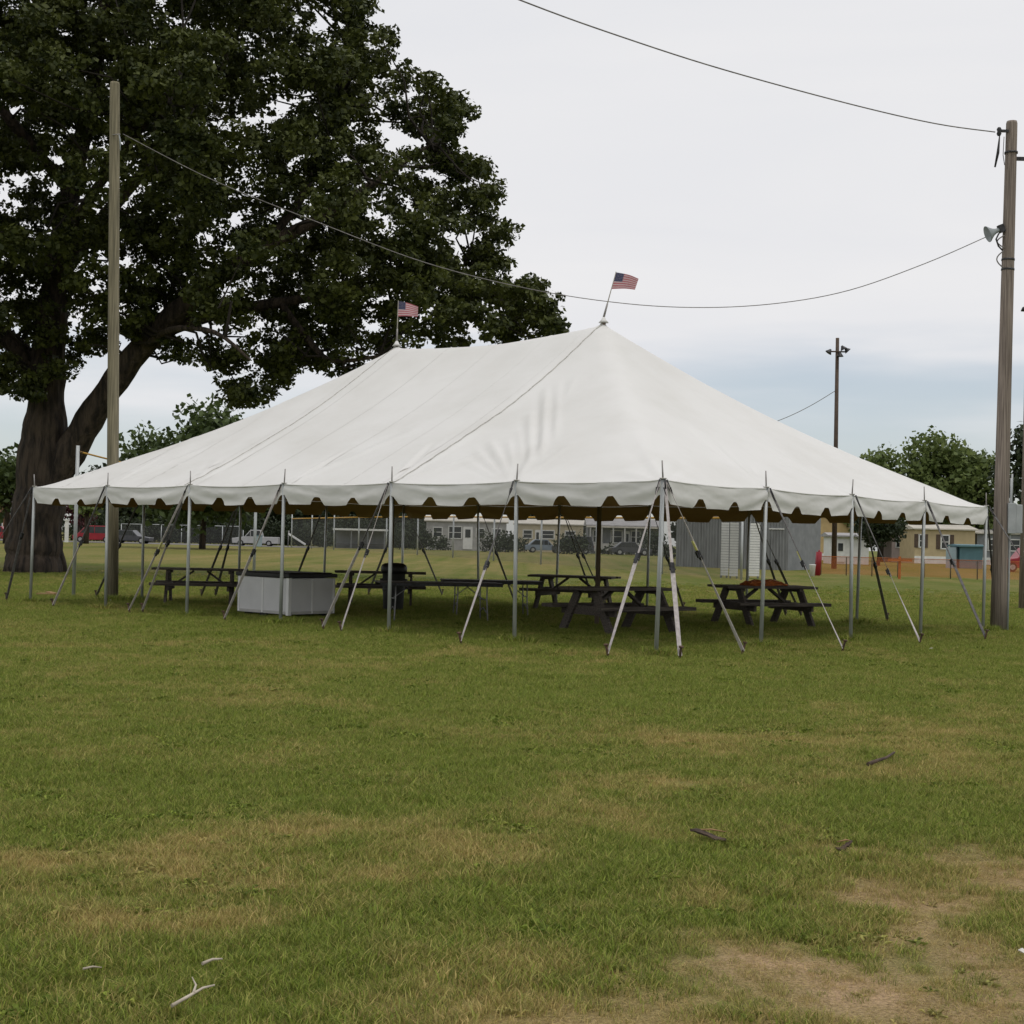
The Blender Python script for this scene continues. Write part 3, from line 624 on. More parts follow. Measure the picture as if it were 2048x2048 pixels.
# ------------------------------------------------------------------ far buildings
def house(name, label, cat, px0, px1, D, wall_h, roof_h, wm, rm, wins=(), doors=(), depth=5.5, skirt=None, over=.25, trim=None, gable=False, shutters=False):
    a, b = on_ground(px0, D), on_ground(px1, D); w = b.x - a.x; h = empty(name, ((a.x + b.x) / 2, D, a.z), 0, label, cat)
    MB().box((0, depth / 2, wall_h / 2 - .1), (w, depth, wall_h + .2)).build('wall', wm, h)
    if gable:
        r = MB().add([(-w / 2 - over, -over, wall_h), (w / 2 + over, -over, wall_h), (w / 2 + over, depth + over, wall_h), (-w / 2 - over, depth + over, wall_h), (0, -over, wall_h + roof_h), (0, depth + over, wall_h + roof_h),
                      (-w / 2 - over, -over, wall_h - .12), (w / 2 + over, -over, wall_h - .12), (w / 2 + over, depth + over, wall_h - .12), (-w / 2 - over, depth + over, wall_h - .12)],
                     [(0, 1, 4), (2, 3, 5), (1, 2, 5, 4), (3, 0, 4, 5), (6, 9, 8, 7), (0, 6, 7, 1), (1, 7, 8, 2), (2, 8, 9, 3), (3, 9, 6, 0)])
    else:
        r = MB().prism([(-over, wall_h), (depth + over, wall_h), (depth + over, wall_h + .12), (depth / 2, wall_h + roof_h), (-over, wall_h + .12)], -w / 2 - over, w / 2 + over)
        r.v = [(y, x, z) for x, y, z in r.v]; r.f = [f[::-1] for f in r.f]
    r.build('roof', rm, h)
    if skirt: MB().box((0, -.03, .35), (w + .06, .06, .7)).build('skirting', skirt, h)
    def X(px): return (on_ground(px, D).x - h.location.x)
    for (p0, p1, z0, z1) in wins:
        x0, x1 = X(p0), X(p1); f = MB()
        for bx_ in (((x0 + x1) / 2, z0, x1 - x0 + .14, .1), ((x0 + x1) / 2, z1, x1 - x0 + .14, .1), ((x0 + x1) / 2, (z0 + z1) / 2, x1 - x0, .06), (x0, (z0 + z1) / 2, .1, z1 - z0), (x1, (z0 + z1) / 2, .1, z1 - z0)):
            f.box((bx_[0], -.04, bx_[1]), (bx_[2], .08, bx_[3]))
        wo = f.build('window', trim or M['white'], h); MB().box(((x0 + x1) / 2, -.012, (z0 + z1) / 2), (x1 - x0, .03, z1 - z0)).build('pane', M['glass'], wo)
        if shutters:
            for xs in (x0 - .28, x1 + .28): MB().box((xs, -.03, (z0 + z1) / 2), (.36, .05, z1 - z0 + .1)).build('shutter', M['brown'], wo)
    for (p0, p1, zt) in doors:
        x0, x1 = X(p0), X(p1); d = MB().box(((x0 + x1) / 2, -.03, zt / 2 + .15), (x1 - x0, .08, zt)).build('door', trim or M['white'], h)
        MB().box(((x0 + x1) / 2, -.08, zt * .72 + .1), ((x1 - x0) * .55, .03, zt * .36)).build('pane', M['glass'], d)
    return h
house('mobile_home', 'pale mobile home with white door and dark screened windows', 'house', 852, 1012, 170, 3.3, .75, M['palewall'], M['roof_pale'], [(866, 884, 1.5, 2.6), (897, 923, 1.35, 2.75), (952, 968, 1.6, 2.6), (984, 1002, 1.6, 2.6)], [(926, 945, 2.6)])
house('mobile_home', 'cream mobile home behind the parked blue-silver car', 'house', 1030, 1166, 178, 3.3, .7, M['cream'], M['roof_pale'], [(1046, 1064, 1.6, 2.6), (1084, 1108, 1.6, 2.6), (1130, 1150, 1.6, 2.6)], [(1070, 1080, 2.5)])
wh = house('porch_house', 'pale house with white porch columns and white porch rail', 'house', 1176, 1318, 168, 3.2, .9, M['greywall'], M['roof_grey'], [(1186, 1204, 1.3, 2.7), (1222, 1244, 1.3, 2.7), (1262, 1280, 1.3, 2.7)], [(1250, 1259, 2.5)])
for k in range(7):
    x = -3.9 + k * 1.3; MB().box((x, -1.6, 1.45), (.16, .16, 3.1)).build('porch_column', M['old_white'], wh)
MB().box((0, -1.6, .75), (8.1, .1, .9)).build('porch_rail', M['old_white'], wh)
MB().box((0, -.85, 3.08), (8.6, 1.75, .16)).build('porch_roof', M['roof_pale'], wh)
house('ochre_house', 'ochre yellow house behind the white shed', 'house', 1635, 1722, 150, 4.6, .6, M['ochre'], M['roof_pale'], [(1706, 1716, 1.5, 2.6)], [], 6, M['white'])
sh = house('white_shed', 'small white shed with pale peaked roof in front of ochre house', 'shed', 1661, 1738, 120, 2.2, .35, M['white'], M['roof_grey'], [], [(1672, 1690, 1.75)], 2.6)
house('dusty_house', 'pale dusty pink trailer left of the beige house', 'house', 1784, 1836, 150, 3.2, .4, M['mauve'], M['roof_pale'], [(1792, 1803, 1.5, 2.5)], [(1817, 1828, 2.2)])
house('beige_house', 'beige mobile home with shuttered window and white skirting', 'house', 1830, 1950, 140, 3.25, .55, M['beige'], M['roof_pale'], [(1838, 1846, 1.55, 2.75), (1882, 1898, 1.45, 2.75)], [], 5.5, M['white'], .25, None, False, True)
house('grey_trailer', 'grey trailer home at the right behind the utility pole', 'house', 1954, 2110, 142, 3.0, .45, M['greywall'], M['roof_pale'], [(1976, 1990, 1.4, 2.5), (2020, 2040, 1.4, 2.5)], [], 5.5, M['white'])
ts = house('teal_shed', 'teal and pale blue garden shed in front of beige house', 'shed', 1920, 1966, 112, 1.65, .2, M['teal'], M['teal'], [], [], 2.2)
MB().box((-1.25, .6, .78), (.75, 1.2, 1.62), Matrix.Rotation(R(-28), 3, 'Z')).build('side_panel', M['teal_light'], ts)
fb = house('brick_building', 'brown building with red and white sign at left picture edge', 'building', -60, 24, 175, 4.4, .8, M['brick'], M['roof_grey'], [(-40, -26, 1.2, 2.6), (-8, 4, 1.2, 2.6)], [])
sg = MB().box((2.35, -.12, 3.7), (1.7, .12, 1.5)).build('sign_board', M['white'], fb); MB().box((2.35, -.2, 4.22), (1.7, .06, .42)).build('sign_stripe', M['red'], sg)

# grey metal shed, separate upright sheets
ga, gb = on_ground(1352, 96), on_ground(1577, 92); sw = (gb - ga).length
gs = empty('metal_shed', ga, math.atan2(gb.y - ga.y, gb.x - ga.x), 'large grey corrugated metal shed behind the tent\'s right side', 'shed')
nsh = 13
for k in range(nsh):
    x0 = sw * k / nsh; w = sw / nsh; b = MB(); b.box((x0 + w / 2, .03 + .008 * (k % 2), 2.2), (w - .02, .05, 4.8))
    for r_ in range(3): b.box((x0 + w * (r_ + .5) / 3, -.015 + .008 * (k % 2), 2.2), (.07, .045, 4.78))
    b.build('metal_sheet', M['metal_wall'], gs)
MB().box((sw / 2, 3.1, 2.19), (sw - .1, 6.0, 4.75)).build('frame', M['greywall'], gs)
MB().prism([(-.3, 4.6), (6.4, 4.6), (6.4, 4.72), (3.1, 5.6), (-.3, 4.72)], 0, 1)
rf = MB().prism([(-.3, 4.6), (6.4, 4.6), (6.4, 4.72), (3.1, 5.6), (-.3, 4.72)], -.2, sw + .2); rf.v = [(y, x, z) for x, y, z in rf.v]; rf.f = [f[::-1] for f in rf.f]; rf.build('roof', M['roof_grey'], gs)
MB().box((sw * .9, -.06, 2.55), (1.0, .06, .07)).build('door_bar', M['white'], gs)

# white slatted boards by the field fence
def slat_board(px0, px1, D, h, label, rz):
    a, b = on_ground(px0, D), on_ground(px1, D); w = b.x - a.x; o = empty('slatted_board', ((a.x + b.x) / 2, D, a.z), rz, label, 'board', 'white slatted boards beside the field fence')
    n = 20
    for k in range(n): MB().box((0, 0, .1 + (h - .1) * (k + .5) / n), (w, .045 + .012 * (k % 2), (h - .1) / n - .018)).build('slat', M['white'], o)
    for s in (-1, 1): MB().box((s * (w / 2 - .05), .06, h / 2 - .05), (.07, .07, h + .1)).build('upright', M['greywall'], o)
slat_board(1442, 1458, 73, 2.75, 'left one of the white slatted boards beside the field fence', R(12))
slat_board(1460, 1477, 72, 2.75, 'middle one of the white slatted boards beside the field fence', R(-10))
slat_board(1497, 1520, 73, 2.75, 'right one of the white slatted boards, behind the field fence end', R(8))

# ------------------------------------------------------------------ vehicles
def car(name, label, px, D, rz, Ln, Hh, m, style, Wd=1.75):
    p = on_ground(px, D); c = empty(name, p, rz, label, 'pickup' if style == 'pickup' else ('van' if style == 'van' else 'car')); l = Ln / 2
    sill, belt = .28, Hh * (.58 if style != 'van' else .52)
    if style == 'van': prof = [(-l, sill), (l * .98, sill), (l, belt * .75), (l * .72, belt * 1.05), (l * .36, Hh), (-l * .86, Hh), (-l * .97, belt)]; gl = [(l * .64, belt * 1.08), (l * .36, Hh * .95), (-l * .8, Hh * .95), (-l * .9, belt * 1.08)]
    elif style == 'pickup': prof = [(-l, sill), (l * .98, sill), (l, belt * .8), (l * .45, belt), (l * .2, Hh), (-l * .22, Hh), (-l * .3, belt), (-l, belt)]; gl = [(l * .40, belt * 1.03), (l * .19, Hh * .95), (-l * .2, Hh * .95), (-l * .26, belt * 1.03)]
    else: prof = [(-l, sill), (l * .98, sill), (l, belt * .78), (l * .42, belt), (l * .14, Hh), (-l * .5, Hh), (-l * .82, belt * 1.02), (-l, belt * .95)]; gl = [(l * .36, belt * 1.04), (l * .13, Hh * .95), (-l * .48, Hh * .95), (-l * .72, belt * 1.05)]
    MB().prism(prof, -Wd / 2, Wd / 2).build('body', m, c, .05)
    for s in (-1, 1):
        w_ = MB().prism(gl, s * (Wd / 2 + .006), s * (Wd / 2 - .03)).build('side_window', M['glass'], c)
        for xm in (-.1, .5 * gl[0][0]): MB().box((xm * 1.0, s * (Wd / 2 + .01), (belt + Hh) / 2), (.06, .02, Hh - belt)).build('window_pillar', m, w_)
        MB().box((l * .97, s * Wd * .36, belt * .72), (.10, .3, .14)).build('headlight', M['white'], c)
        MB().box((-l * .985, s * Wd * .38, belt * .8), (.06, .22, .2)).build('tail_light', M['red'], c)
        for xw in (-.6, .62):
            rot = Matrix.Rotation(R(90), 3, 'X'); t = MB(); t.tube([(xw * l, s * (Wd / 2 - .2), .32), (xw * l, s * (Wd / 2 + .015), .32)], .32, 18); ty = t.build('wheel', M['tyre'], c)
            MB().tube([(xw * l, s * (Wd / 2 + .0), .32), (xw * l, s * (Wd / 2 + .03), .32)], .19, 14).build('rim', M['rim'], ty)
    return c
car('red_van', 'red minivan parked by the road behind the oak trunk', 190, 156, R(184), 4.4, 1.78, M['red'], 'van')
car('dark_car', 'dark grey car parked on the road right of the tall wooden pole', 263, 155, R(-4), 4.3, 1.4, M['grey_car'], 'sedan')
car('red_car', 'red car at the left picture edge beyond the oak', -2, 150, R(10), 4.4, 1.45, M['red'], 'sedan')
car('white_pickup', 'white pickup truck parked beside the far field post', 512, 160, R(182), 5.0, 1.75, M['white_car'], 'pickup')
car('silver_car', 'silver blue car parked in front of cream mobile home', 1088, 162, R(5), 4.3, 1.45, M['blue_car'], 'sedan')
car('dark_van', 'dark grey van parked left of the white porch house', 1146, 158, R(178), 4.6, 1.9, M['grey_car'], 'van')
car('dark_car', 'dark car parked right before the white porch rail', 1262, 155, R(4), 4.3, 1.4, M['grey_car'], 'sedan')
car('red_truck', 'red pickup at the right picture edge behind the utility pole', 2058, 104, R(180), 4.6, 1.7, M['red'], 'pickup')
# white boat-like slide left of the second post
b = on_ground(594, 158); sl = empty('slide', b, 0, 'small white playground slide beyond the field, right of a fence post', 'slide')
MB().beam((-.9, 0, 1.35), (.9, 0, .25), .5, .08).build('chute', M['white'], sl)
for s in (-1, 1): MB().beam((-.9, s * .27, 1.42), (.9, s * .27, .32), .04, .14).build('side_wall', M['white'], sl); MB().tube([(-.95, s * .25, -.1), (-.9, s * .25, 1.75)], .03, 6).build('ladder_rail', M['grey_metal'], sl)
gb_ = on_ground(516, 152); gn = empty('green_bin', gb_, 0, 'pale green wheeled bin beside the white pickup', 'bin'); MB().box((0, 0, .55), (.7, .6, 1.1), taper=1.15).build('body', M['teal_light'], gn); MB().box((0, 0, 1.13), (.86, .74, .08)).build('lid', M['teal'], gn)
# dugout with a white roof edge
dg = empty('dugout', on_ground(721, 160), 0, 'dark dugout with long white flat roof edge beyond the field', 'dugout')
MB().box((0, 0, 2.05), (5.8, 2.4, .2)).build('roof', M['white'], dg); MB().box((0, 1.1, .95), (5.6, .12, 2.0)).build('back_wall', M['greywall'], dg)
for x in (-2.7, -.9, .9, 2.7): MB().box((x, -1.05, .95), (.1, .1, 2.0)).build('post', M['greywall'], dg)
MB().box((0, .5, .45), (5.2, .4, .06)).build('bench', M['old_wood'], dg)

# ------------------------------------------------------------------ fences
def fence(name, label, p0, p1, n, h, post_m, rail_m, mesh_m, pr=.045, rr=.04, mid=None, tops=None):
    o = empty(name, p0, 0, label, 'fence'); d = p1 - p0
    for k in range(n + 1):
        b = d * (k / n); b.z = float(ground_z(0, p0.y + b.y)) - p0.z
        MB().tube([b - Vector((0, 0, .2)), b + Vector((0, 0, h + (tops[k] if tops else 0)))], pr, 8).build('post', post_m, o)
    for k in range(n):
        a = d * (k / n); b = d * ((k + 1) / n)
        for q_ in (a, b): q_.z = float(ground_z(0, p0.y + q_.y)) - p0.z
        zu = Vector((0, 0, h))
        MB().tube([a + zu, b + zu], rr, 6).build('top_rail', rail_m, o)
        if mid: MB().tube([a + zu * mid, b + zu * mid], rr * .7, 6).build('middle_rail', post_m, o)
        s_ = Vector((0, .02, .05)); MB().add([a + s_, b + s_, b + zu * .99 + Vector((0, .02, 0)), a + zu * .99 + Vector((0, .02, 0))], [(0, 1, 2, 3)]).build('mesh_panel', mesh_m, o)
    return o
fence('chain_link_fence', 'grey chain-link fence along the road behind the parked cars', on_ground(242, 174), on_ground(486, 170), 6, 2.15, M['galv'], M['galv'], M['chain'], .05, .045)
fence('field_fence', 'tall field fence with yellow top rail crossing behind the tent', on_ground(583, 150), on_ground(1484, 70), 11, 2.95, M['galv'], M['yellow'], M['chain'], .06, .06, None, [.5, .6, .3, .3, .1, .1, .2, .1, .1, .1, .1, .1])
fence('barrier_fence', 'low orange plastic mesh barrier fence right of the tent', on_ground(1643, 84), on_ground(2120, 80), 9, 1.05, M['brown'], M['orange'], M['orange_mesh'], .03, .02)
rpst = empty('red_post', on_ground(1638, 82), R(3), 'short bright red post at the end of the orange barrier', 'post')
MB().tube([(-.07, 0, -.2), (.02, 0, 1.3), (.02, 0, 1.32)], [.17, .17, .15], 14).build('padding', M['red'], rpst); MB().tube([(.02, 0, 1.3), (.03, 0, 1.42)], .05, 8).build('tip', M['red'], rpst)
bk = empty('white_bucket', on_ground(1626, 80), 0, 'white bucket standing beside the red post', 'bucket'); MB().lathe([(0, 0), (.13, 0), (.17, .6), (.18, .62), (.15, .6), (.11, .05)], 16).build('body', M['white'], bk); MB().lathe([(.185, .6), (.185, .64), (0, .65)], 16).build('lid', M['white'], bk)
orp = empty('orange_stand', on_ground(1800, 79), 0, 'orange post and crossbar standing by the barrier fence', 'post')
MB().box((0, 0, .55), (.12, .12, 1.3)).build('upright', M['orange'], orp); MB().box((0, -.08, 1.0), (1.3, .05, .12)).build('crossbar', M['orange'], orp)
wp = empty('white_post', on_ground(133, 150), 0, 'white post beside the oak trunk left of the red van', 'post'); MB().box((0, 0, 1.05), (.32, .32, 2.3)).build('shaft', M['white'], wp); MB().box((0, 0, 2.25), (.42, .42, .12)).build('cap', M['white'], wp)

# ------------------------------------------------------------------ the tent
tent = empty('pole_tent', toW(0, 0), YAW, 'large white pole tent with two peaks, scalloped valance and guy straps', 'tent')
PK = [(TL / 3 - .2, 5.90), (2 * TL / 3 + .06, 5.955)]
NU, NV = 330, 224
U, V = np.meshgrid(np.linspace(0, TL, NU + 1), np.linspace(0, TW, NV + 1))
a0, a1 = PK[0][0], PK[1][0]
dv = np.abs(V - TW / 2) / (TW / 2)
du = np.where(U < a0, (a0 - U) / a0, np.where(U > a1, (U - a1) / (TL - a1), 0))
t_ = np.maximum(du, dv); sm = np.clip((U - a0) / (a1 - a0), 0, 1); pkz = PK[0][1] * (1 - sm) + PK[1][1] * sm
ridge = pkz - .15 * np.sin(np.pi * sm) ** .9
Z = EAVE + (ridge - EAVE) * (1 - t_)
Z -= (.27 + .0 * U) * np.sin(np.pi * t_ ** .85) * np.where((U > a0) & (U < a1), .8, 1.0)
# eave dips between the poles and lifts slightly at them
def dip(s, n): return np.abs(np.sin(np.pi * s * n)) ** .8
e_front = dip(U / TL, 6); e_side = dip(V / TW, 4)
wgt = np.where(dv >= du, e_front, e_side)
Z -= .038 * wgt * np.clip((t_ - .55) / .45, 0, 1) ** 2.2
fix = (t_ >= .999)
pk_mask = np.zeros_like(fix)
for (pu, pz) in PK:
    i = int(round(pu / TL * NU)); pk_mask[NV // 2, i] = True; Z[NV // 2, i] = pz
for _ in range(26):                                       # relax the hips the way stretched fabric does
    Zn = Z.copy(); Zn[1:-1, 1:-1] = .25 * (Z[:-2, 1:-1] + Z[2:, 1:-1] + Z[1:-1, :-2] + Z[1:-1, 2:])
    Zn[fix | pk_mask] = Z[fix | pk_mask]; Z = Zn
# gathers running from each side pole towards the peaks
q = np.random.default_rng(9)
def fold(u0, v0, u1, v1, w, h):
    global Z
    d = np.array([u1 - u0, v1 - v0]); ln = np.hypot(*d); d /= ln
    s = ((U - u0) * d[0] + (V - v0) * d[1]) / ln; n = -(U - u0) * d[1] + (V - v0) * d[0]
    ww = w * (.6 + .8 * np.clip(s, 0, 1)); env = np.clip(np.sin(np.pi * np.clip(s, 0, 1)), 0, 1) ** .6
    Z = Z + h * env * (np.exp(-(n / ww) ** 2) - .55 * np.exp(-((n - 1.6 * ww) / ww) ** 2) - .25 * np.exp(-((n + 1.8 * ww) / ww) ** 2))
def on_front(px, py):                                     # sight line to the front roof slope
    d = ray(px, py); lo, hi = 10, 60
    for _ in range(40):
        mid = (lo + hi) / 2; p = Vector(EYEP + d * mid); u, v = toT(p)
        if p.z - (EAVE + 3.44 * v / (TW / 2)) > 0: lo = mid
        else: hi = mid
    return toT(Vector(EYEP + d * lo))
for (x0, y0, x1, y1, w, h) in ((1082, 905, 1093, 745, .075, .085), (1059, 920, 1061, 795, .07, .07), (1111, 865, 1115, 735, .07, .045), (1040, 925, 1042, 830, .06, .035), (1021, 952, 978, 858, .06, .075), (1027, 945, 1018, 858, .05, .05), (1012, 954, 950, 880, .05, .04), (1000, 956, 925, 905, .05, .022), (1130, 770, 1150, 725, .08, .02)):
    fold(*on_front(x0, y0), *on_front(x1, y1), w * .85, h * .62)
for (pu, pv) in pole_uv:
    cu, cv = (PK[0][0] if pu < TL / 2 else PK[1][0]), TW / 2
    an = math.atan2(cv - pv, cu - pu)
    for k in range(5):
        a = an + q.uniform(-.75, .75); ln = q.uniform(.7, 1.9)
        fold(pu + .05 * math.cos(a), pv + .05 * math.sin(a), pu + ln * math.cos(a), pv + ln * math.sin(a), .06, q.uniform(.008, .02) * (1 if q.random() > .3 else -1))
    fold(pu, pv, pu + 2.6 * math.cos(an), pv + 2.6 * math.sin(an), .12, .022)
Z += (fbm(U, V, 1.4, 91, 3) - .5) * .03 * np.clip((1 - t_) * 6, 0, 1)
cov = np.stack([U, V, Z], -1)
def roof_z(u, v):
    i = np.clip(u / TL * NU, 0, NU); j = np.clip(v / TW * NV, 0, NV); i0 = min(int(i), NU - 1); j0 = min(int(j), NV - 1); a = i - i0; b = j - j0
    return float((Z[j0, i0] * (1 - a) + Z[j0, i0 + 1] * a) * (1 - b) + (Z[j0 + 1, i0] * (1 - a) + Z[j0 + 1, i0 + 1] * a) * b)
cuts = [0, int(round(a0 / TL * NU)), int(round(a1 / TL * NU)), NU]
sec_lab = ['left end section of the white canopy', 'middle section of the white canopy under the ridge', 'right end section of the white canopy']
for s in range(3):
    c = cov[:, cuts[s]:cuts[s + 1] + 1]; n_ = c.shape[1]; I = np.arange(c.shape[0] * n_).reshape(c.shape[0], n_)
    f = np.stack([I[:-1, :-1], I[:-1, 1:], I[1:, 1:], I[1:, :-1]], -1).reshape(-1, 4)
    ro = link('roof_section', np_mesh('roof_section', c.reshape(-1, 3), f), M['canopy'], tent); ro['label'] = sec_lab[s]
    if s:
        uu = cuts[s] / NU * TL
        vs = []; fs = []
        for j, v in enumerate(np.linspace(0.02, TW - .02, 150)):       # laced flap over the join
            z = roof_z(uu, v); wob = .008 * math.sin(j * 1.3)
            vs += [(uu - .013 + wob, v, z + .002), (uu - .009 + wob, v, z + .013), (uu + .009 + wob, v, z + .013), (uu + .013 + wob, v, z + .002)]
            if j: k = 4 * j; fs += [(k - 4, k - 3, k + 1, k), (k - 3, k - 2, k + 2, k + 1), (k - 2, k - 1, k + 3, k + 2)]
        MB().add(vs, [f_[::-1] for f_ in fs], True).build('lacing_seam', M['seam'], ro)
        for lane in (-.30, .34, 1.72, 3.1, 4.48) if s == 1 else (-.30,):                                           # stitched hem beside it
            vs = []; fs = []
            for j, v in enumerate(np.linspace(0.05, TW - .05, 120)):
                z = roof_z(uu + lane, v); vs += [(uu + lane - .02, v, z + .003), (uu + lane, v, z + .009), (uu + lane + .02, v, z + .003)]
                if j: k = 3 * j; fs += [(k - 3, k - 2, k + 1, k), (k - 2, k - 1, k + 2, k + 1)]
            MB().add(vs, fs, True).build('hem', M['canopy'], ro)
for uu in (1.0, 2.35, 3.7):                                             # welds of the left end
    vs = []; fs = []
    for j, v in enumerate(np.linspace(.05, TW - .05, 120)):
        z = roof_z(uu, v); vs += [(uu - .02, v, z + .003), (uu, v, z + .008), (uu + .02, v, z + .003)]
        if j: k = 3 * j; fs += [(k - 3, k - 2, k + 1, k), (k - 2, k - 1, k + 2, k + 1)]
    MB().add(vs, fs, True).build('hem', M['canopy'], tent)
# valance, one scalloped length per bay
VH = .35
def valance(p, q_, seed):
    p = np.array(p); q_ = np.array(q_); d = (q_ - p); ln = np.hypot(*d); d /= ln; nrm = np.array([d[1], -d[0]])
    g = np.random.default_rng(seed); n, m = 108, 12; vs = []; fs = []; ph = g.random(6) * 6.28
    for i in range(n + 1):
        s = i / n; x = s * 3; e = abs(x - round(x)) * ln / 3; nd = .135 * float(np.clip(((.155 + .03 * ((math.sin(5.1 * round(x) + 3.7 * seed) * 91.3) % 1)) - e) / .115, 0, 1)) ** .85
        if (i == 0 or i == n): nd = .135
        nd *= (.85 + .3 * ((math.sin(12.9 * round(x) + 7.3 * seed) * 43.7) % 1)); hh = VH - nd + .006 * math.sin(x * 5 + ph[0])
        uv = p + d * (s * ln); zt = roof_z(*np.clip(uv, [0, 0], [TL, TW])) + .004
        for j in range(m + 1):
            w = j / m; h0 = w * hh / VH; y = .016 + .010 * math.sin(math.pi * h0)
            sag = abs(2 * s - 1) ** 2; y += .007 * math.sin(5 * s + 6 * h0 + ph[2]) * h0 + .007 * math.sin(9 * h0 + 5 * sag + ph[4]) * (.4 + .6 * math.sin(3 * s + ph[3]) ** 2) + .03 * (fbm(s * 2.4 + seed * 7, h0 * 1.3 + seed + .5 * sag, .5, 12, 4) - .5)
            y += .005 * h0 * math.cos(2 * math.pi * x)
            o2 = uv + nrm * y; vs.append((o2[0], o2[1], zt - w * hh + (0 if j else 0.0)))
    for i in range(n):
        for j in range(m):
            a = i * (m + 1) + j; fs.append((a, a + 1, a + m + 2, a + m + 1))
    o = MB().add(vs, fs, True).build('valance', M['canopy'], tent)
    return o
nP = len(pole_uv)
for k in range(nP): valance(pole_uv[k], pole_uv[(k + 1) % nP], k)
# eave webbing: a narrow lip at the top of each valance
for k in range(nP):
    p = np.array(pole_uv[k]); q_ = np.array(pole_uv[(k + 1) % nP]); d = q_ - p; d = d / np.hypot(*d); nrm = Vector((d[1], -d[0], 0)); pts = []
    for s in np.linspace(0, 1, 25):
        uv = p + (q_ - p) * s; pts.append(Vector((uv[0], uv[1], roof_z(*uv))) + nrm * .012 + Vector((0, 0, -.006)))
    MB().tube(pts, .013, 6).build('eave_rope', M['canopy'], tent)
# side poles with their pins
for k, (pu, pv) in enumerate(pole_uv):
    cx_, cy_ = TL / 2, TW / 2; o = Vector((pu, pv, 0)); inn = Vector((cx_ - pu, cy_ - pv, 0)).normalized(); sp = empty('x')
    bpy.data.objects.remove(sp)
    lean = Vector((q.normal() * .012, q.normal() * .012, 0)); foot = o + inn * .02 + lean * 2; zt = roof_z(pu, pv)
    sp = MB().tube([foot + Vector((0, 0, -.08)), o + Vector((0, 0, zt + .015))], .0315, 14).build('side_pole', M['galv'], tent)
    tip = o + lean * .6 + Vector((q.normal() * .006, q.normal() * .006, zt + .27))
    MB().tube([o + Vector((0, 0, zt - .02)), tip], [.013, .010], 8).build('pin', M['pin'], sp)
    MB().tube([o + Vector((0, 0, zt + .006)), o + Vector((0, 0, zt + .022))], .05, 14).build('washer', M['seam'], sp)
for (pu, pz) in PK:
    cp = MB().tube([(pu, TW / 2, -.1), (pu, TW / 2, pz - .02)], [.047, .044], 14).build('centre_pole', M['centre_pole'], tent)
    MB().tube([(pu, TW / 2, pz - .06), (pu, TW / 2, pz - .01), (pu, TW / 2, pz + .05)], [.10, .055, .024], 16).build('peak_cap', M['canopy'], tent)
# guy straps
def strap(pole, stake, dark=False, tagc=False, mid=.47, seed=0):
    g = np.random.default_rng(seed); pu, pv = pole; a = Vector((pu, pv, roof_z(pu, pv) - .04)); b = Vector((stake[0], stake[1], .06))
    outv = Vector((b.x - a.x, b.y - a.y, 0)).normalized(); a = a + outv * .07
    c = a.lerp(b, mid) - Vector((0, 0, .015)); side = (b - a).cross(Vector((0, 0, 1))).normalized()
    # turned towards the slope: webbing lies flat on the line, width sideways with a little twist
    def rib(p, q__, w, tw0, tw1, n=10):
        m_ = MB(); d = (q__ - p).normalized(); e2 = d.cross(side); vs = []; fs = []
        for i in range(n + 1):
            s = i / n; an = tw0 + (tw1 - tw0) * s; x = side * math.cos(an) + e2 * math.sin(an); y = d.cross(x); o_ = p.lerp(q__, s)
            for (i1, j1) in ((-1, -1), (1, -1), (1, 1), (-1, 1)): vs.append(o_ + x * (i1 * w / 2) + y * (j1 * .004))
            if i:
                k = 4 * i
                for r_ in range(4): fs.append((k - 4 + r_, k - 4 + (r_ + 1) % 4, k + (r_ + 1) % 4, k + r_))
        fs += [(3, 2, 1, 0), (4 * n, 4 * n + 1, 4 * n + 2, 4 * n + 3)]
        return m_.add(vs, fs)
    mt = M['strap_dark'] if dark else M['strap']
    st = rib(c, b, .066, g.uniform(-.4, .4), g.uniform(-.4, .4)).build('guy_strap', mt, tent)
    rib(a, c, .04, g.uniform(.4, 1.0), g.uniform(-.3, .3)).build('upper_webbing', M['strap_dark'] if dark or g.random() < .35 else M['strap'], st)
    d = (b - a).normalized(); Mx = Matrix((d, side, d.cross(side))).transposed()
    rc = MB(); rc.box(c, (.15, .06, .03), Mx); rc.box(c + d.cross(side) * .03 - d * .02, (.09, .05, .02), Mx); rc.tube([c - side * .045 + d * .02, c + side * .045 + d * .02], .014, 8); rc.build('ratchet', M['ratchet'], st)
    hk = MB(); hk.tube([a - d * .02 + Vector((0, 0, .02)), a + d * .1], .014, 6); hk.tube([a + d * .08 - side * .03, a + d * .2, a + d * .08 + side * .03], .009, 6); hk.build('hook', M['ratchet'], st)
    if tagc: MB().box(c - d * .16 + d.cross(side) * .012, (.15, .05, .012), Mx).build('strap_tag', M['tag_yellow'], st)
    lean = outv * .10; sk = MB(); sk.tube([b - lean * .6 + Vector((0, 0, -.2)), b + lean * .15 + Vector((0, 0, .06)), b + lean * .3 + Vector((0, 0, .12))], [.018, .018, .018], 8); sk.tube([b + lean * .3 + Vector((0, 0, .11)), b + lean * .33 + Vector((0, 0, .135))], .034, 10); sk.build('stake', M['stake'], st)
def sk(px, py): return toT(gp(px, py))
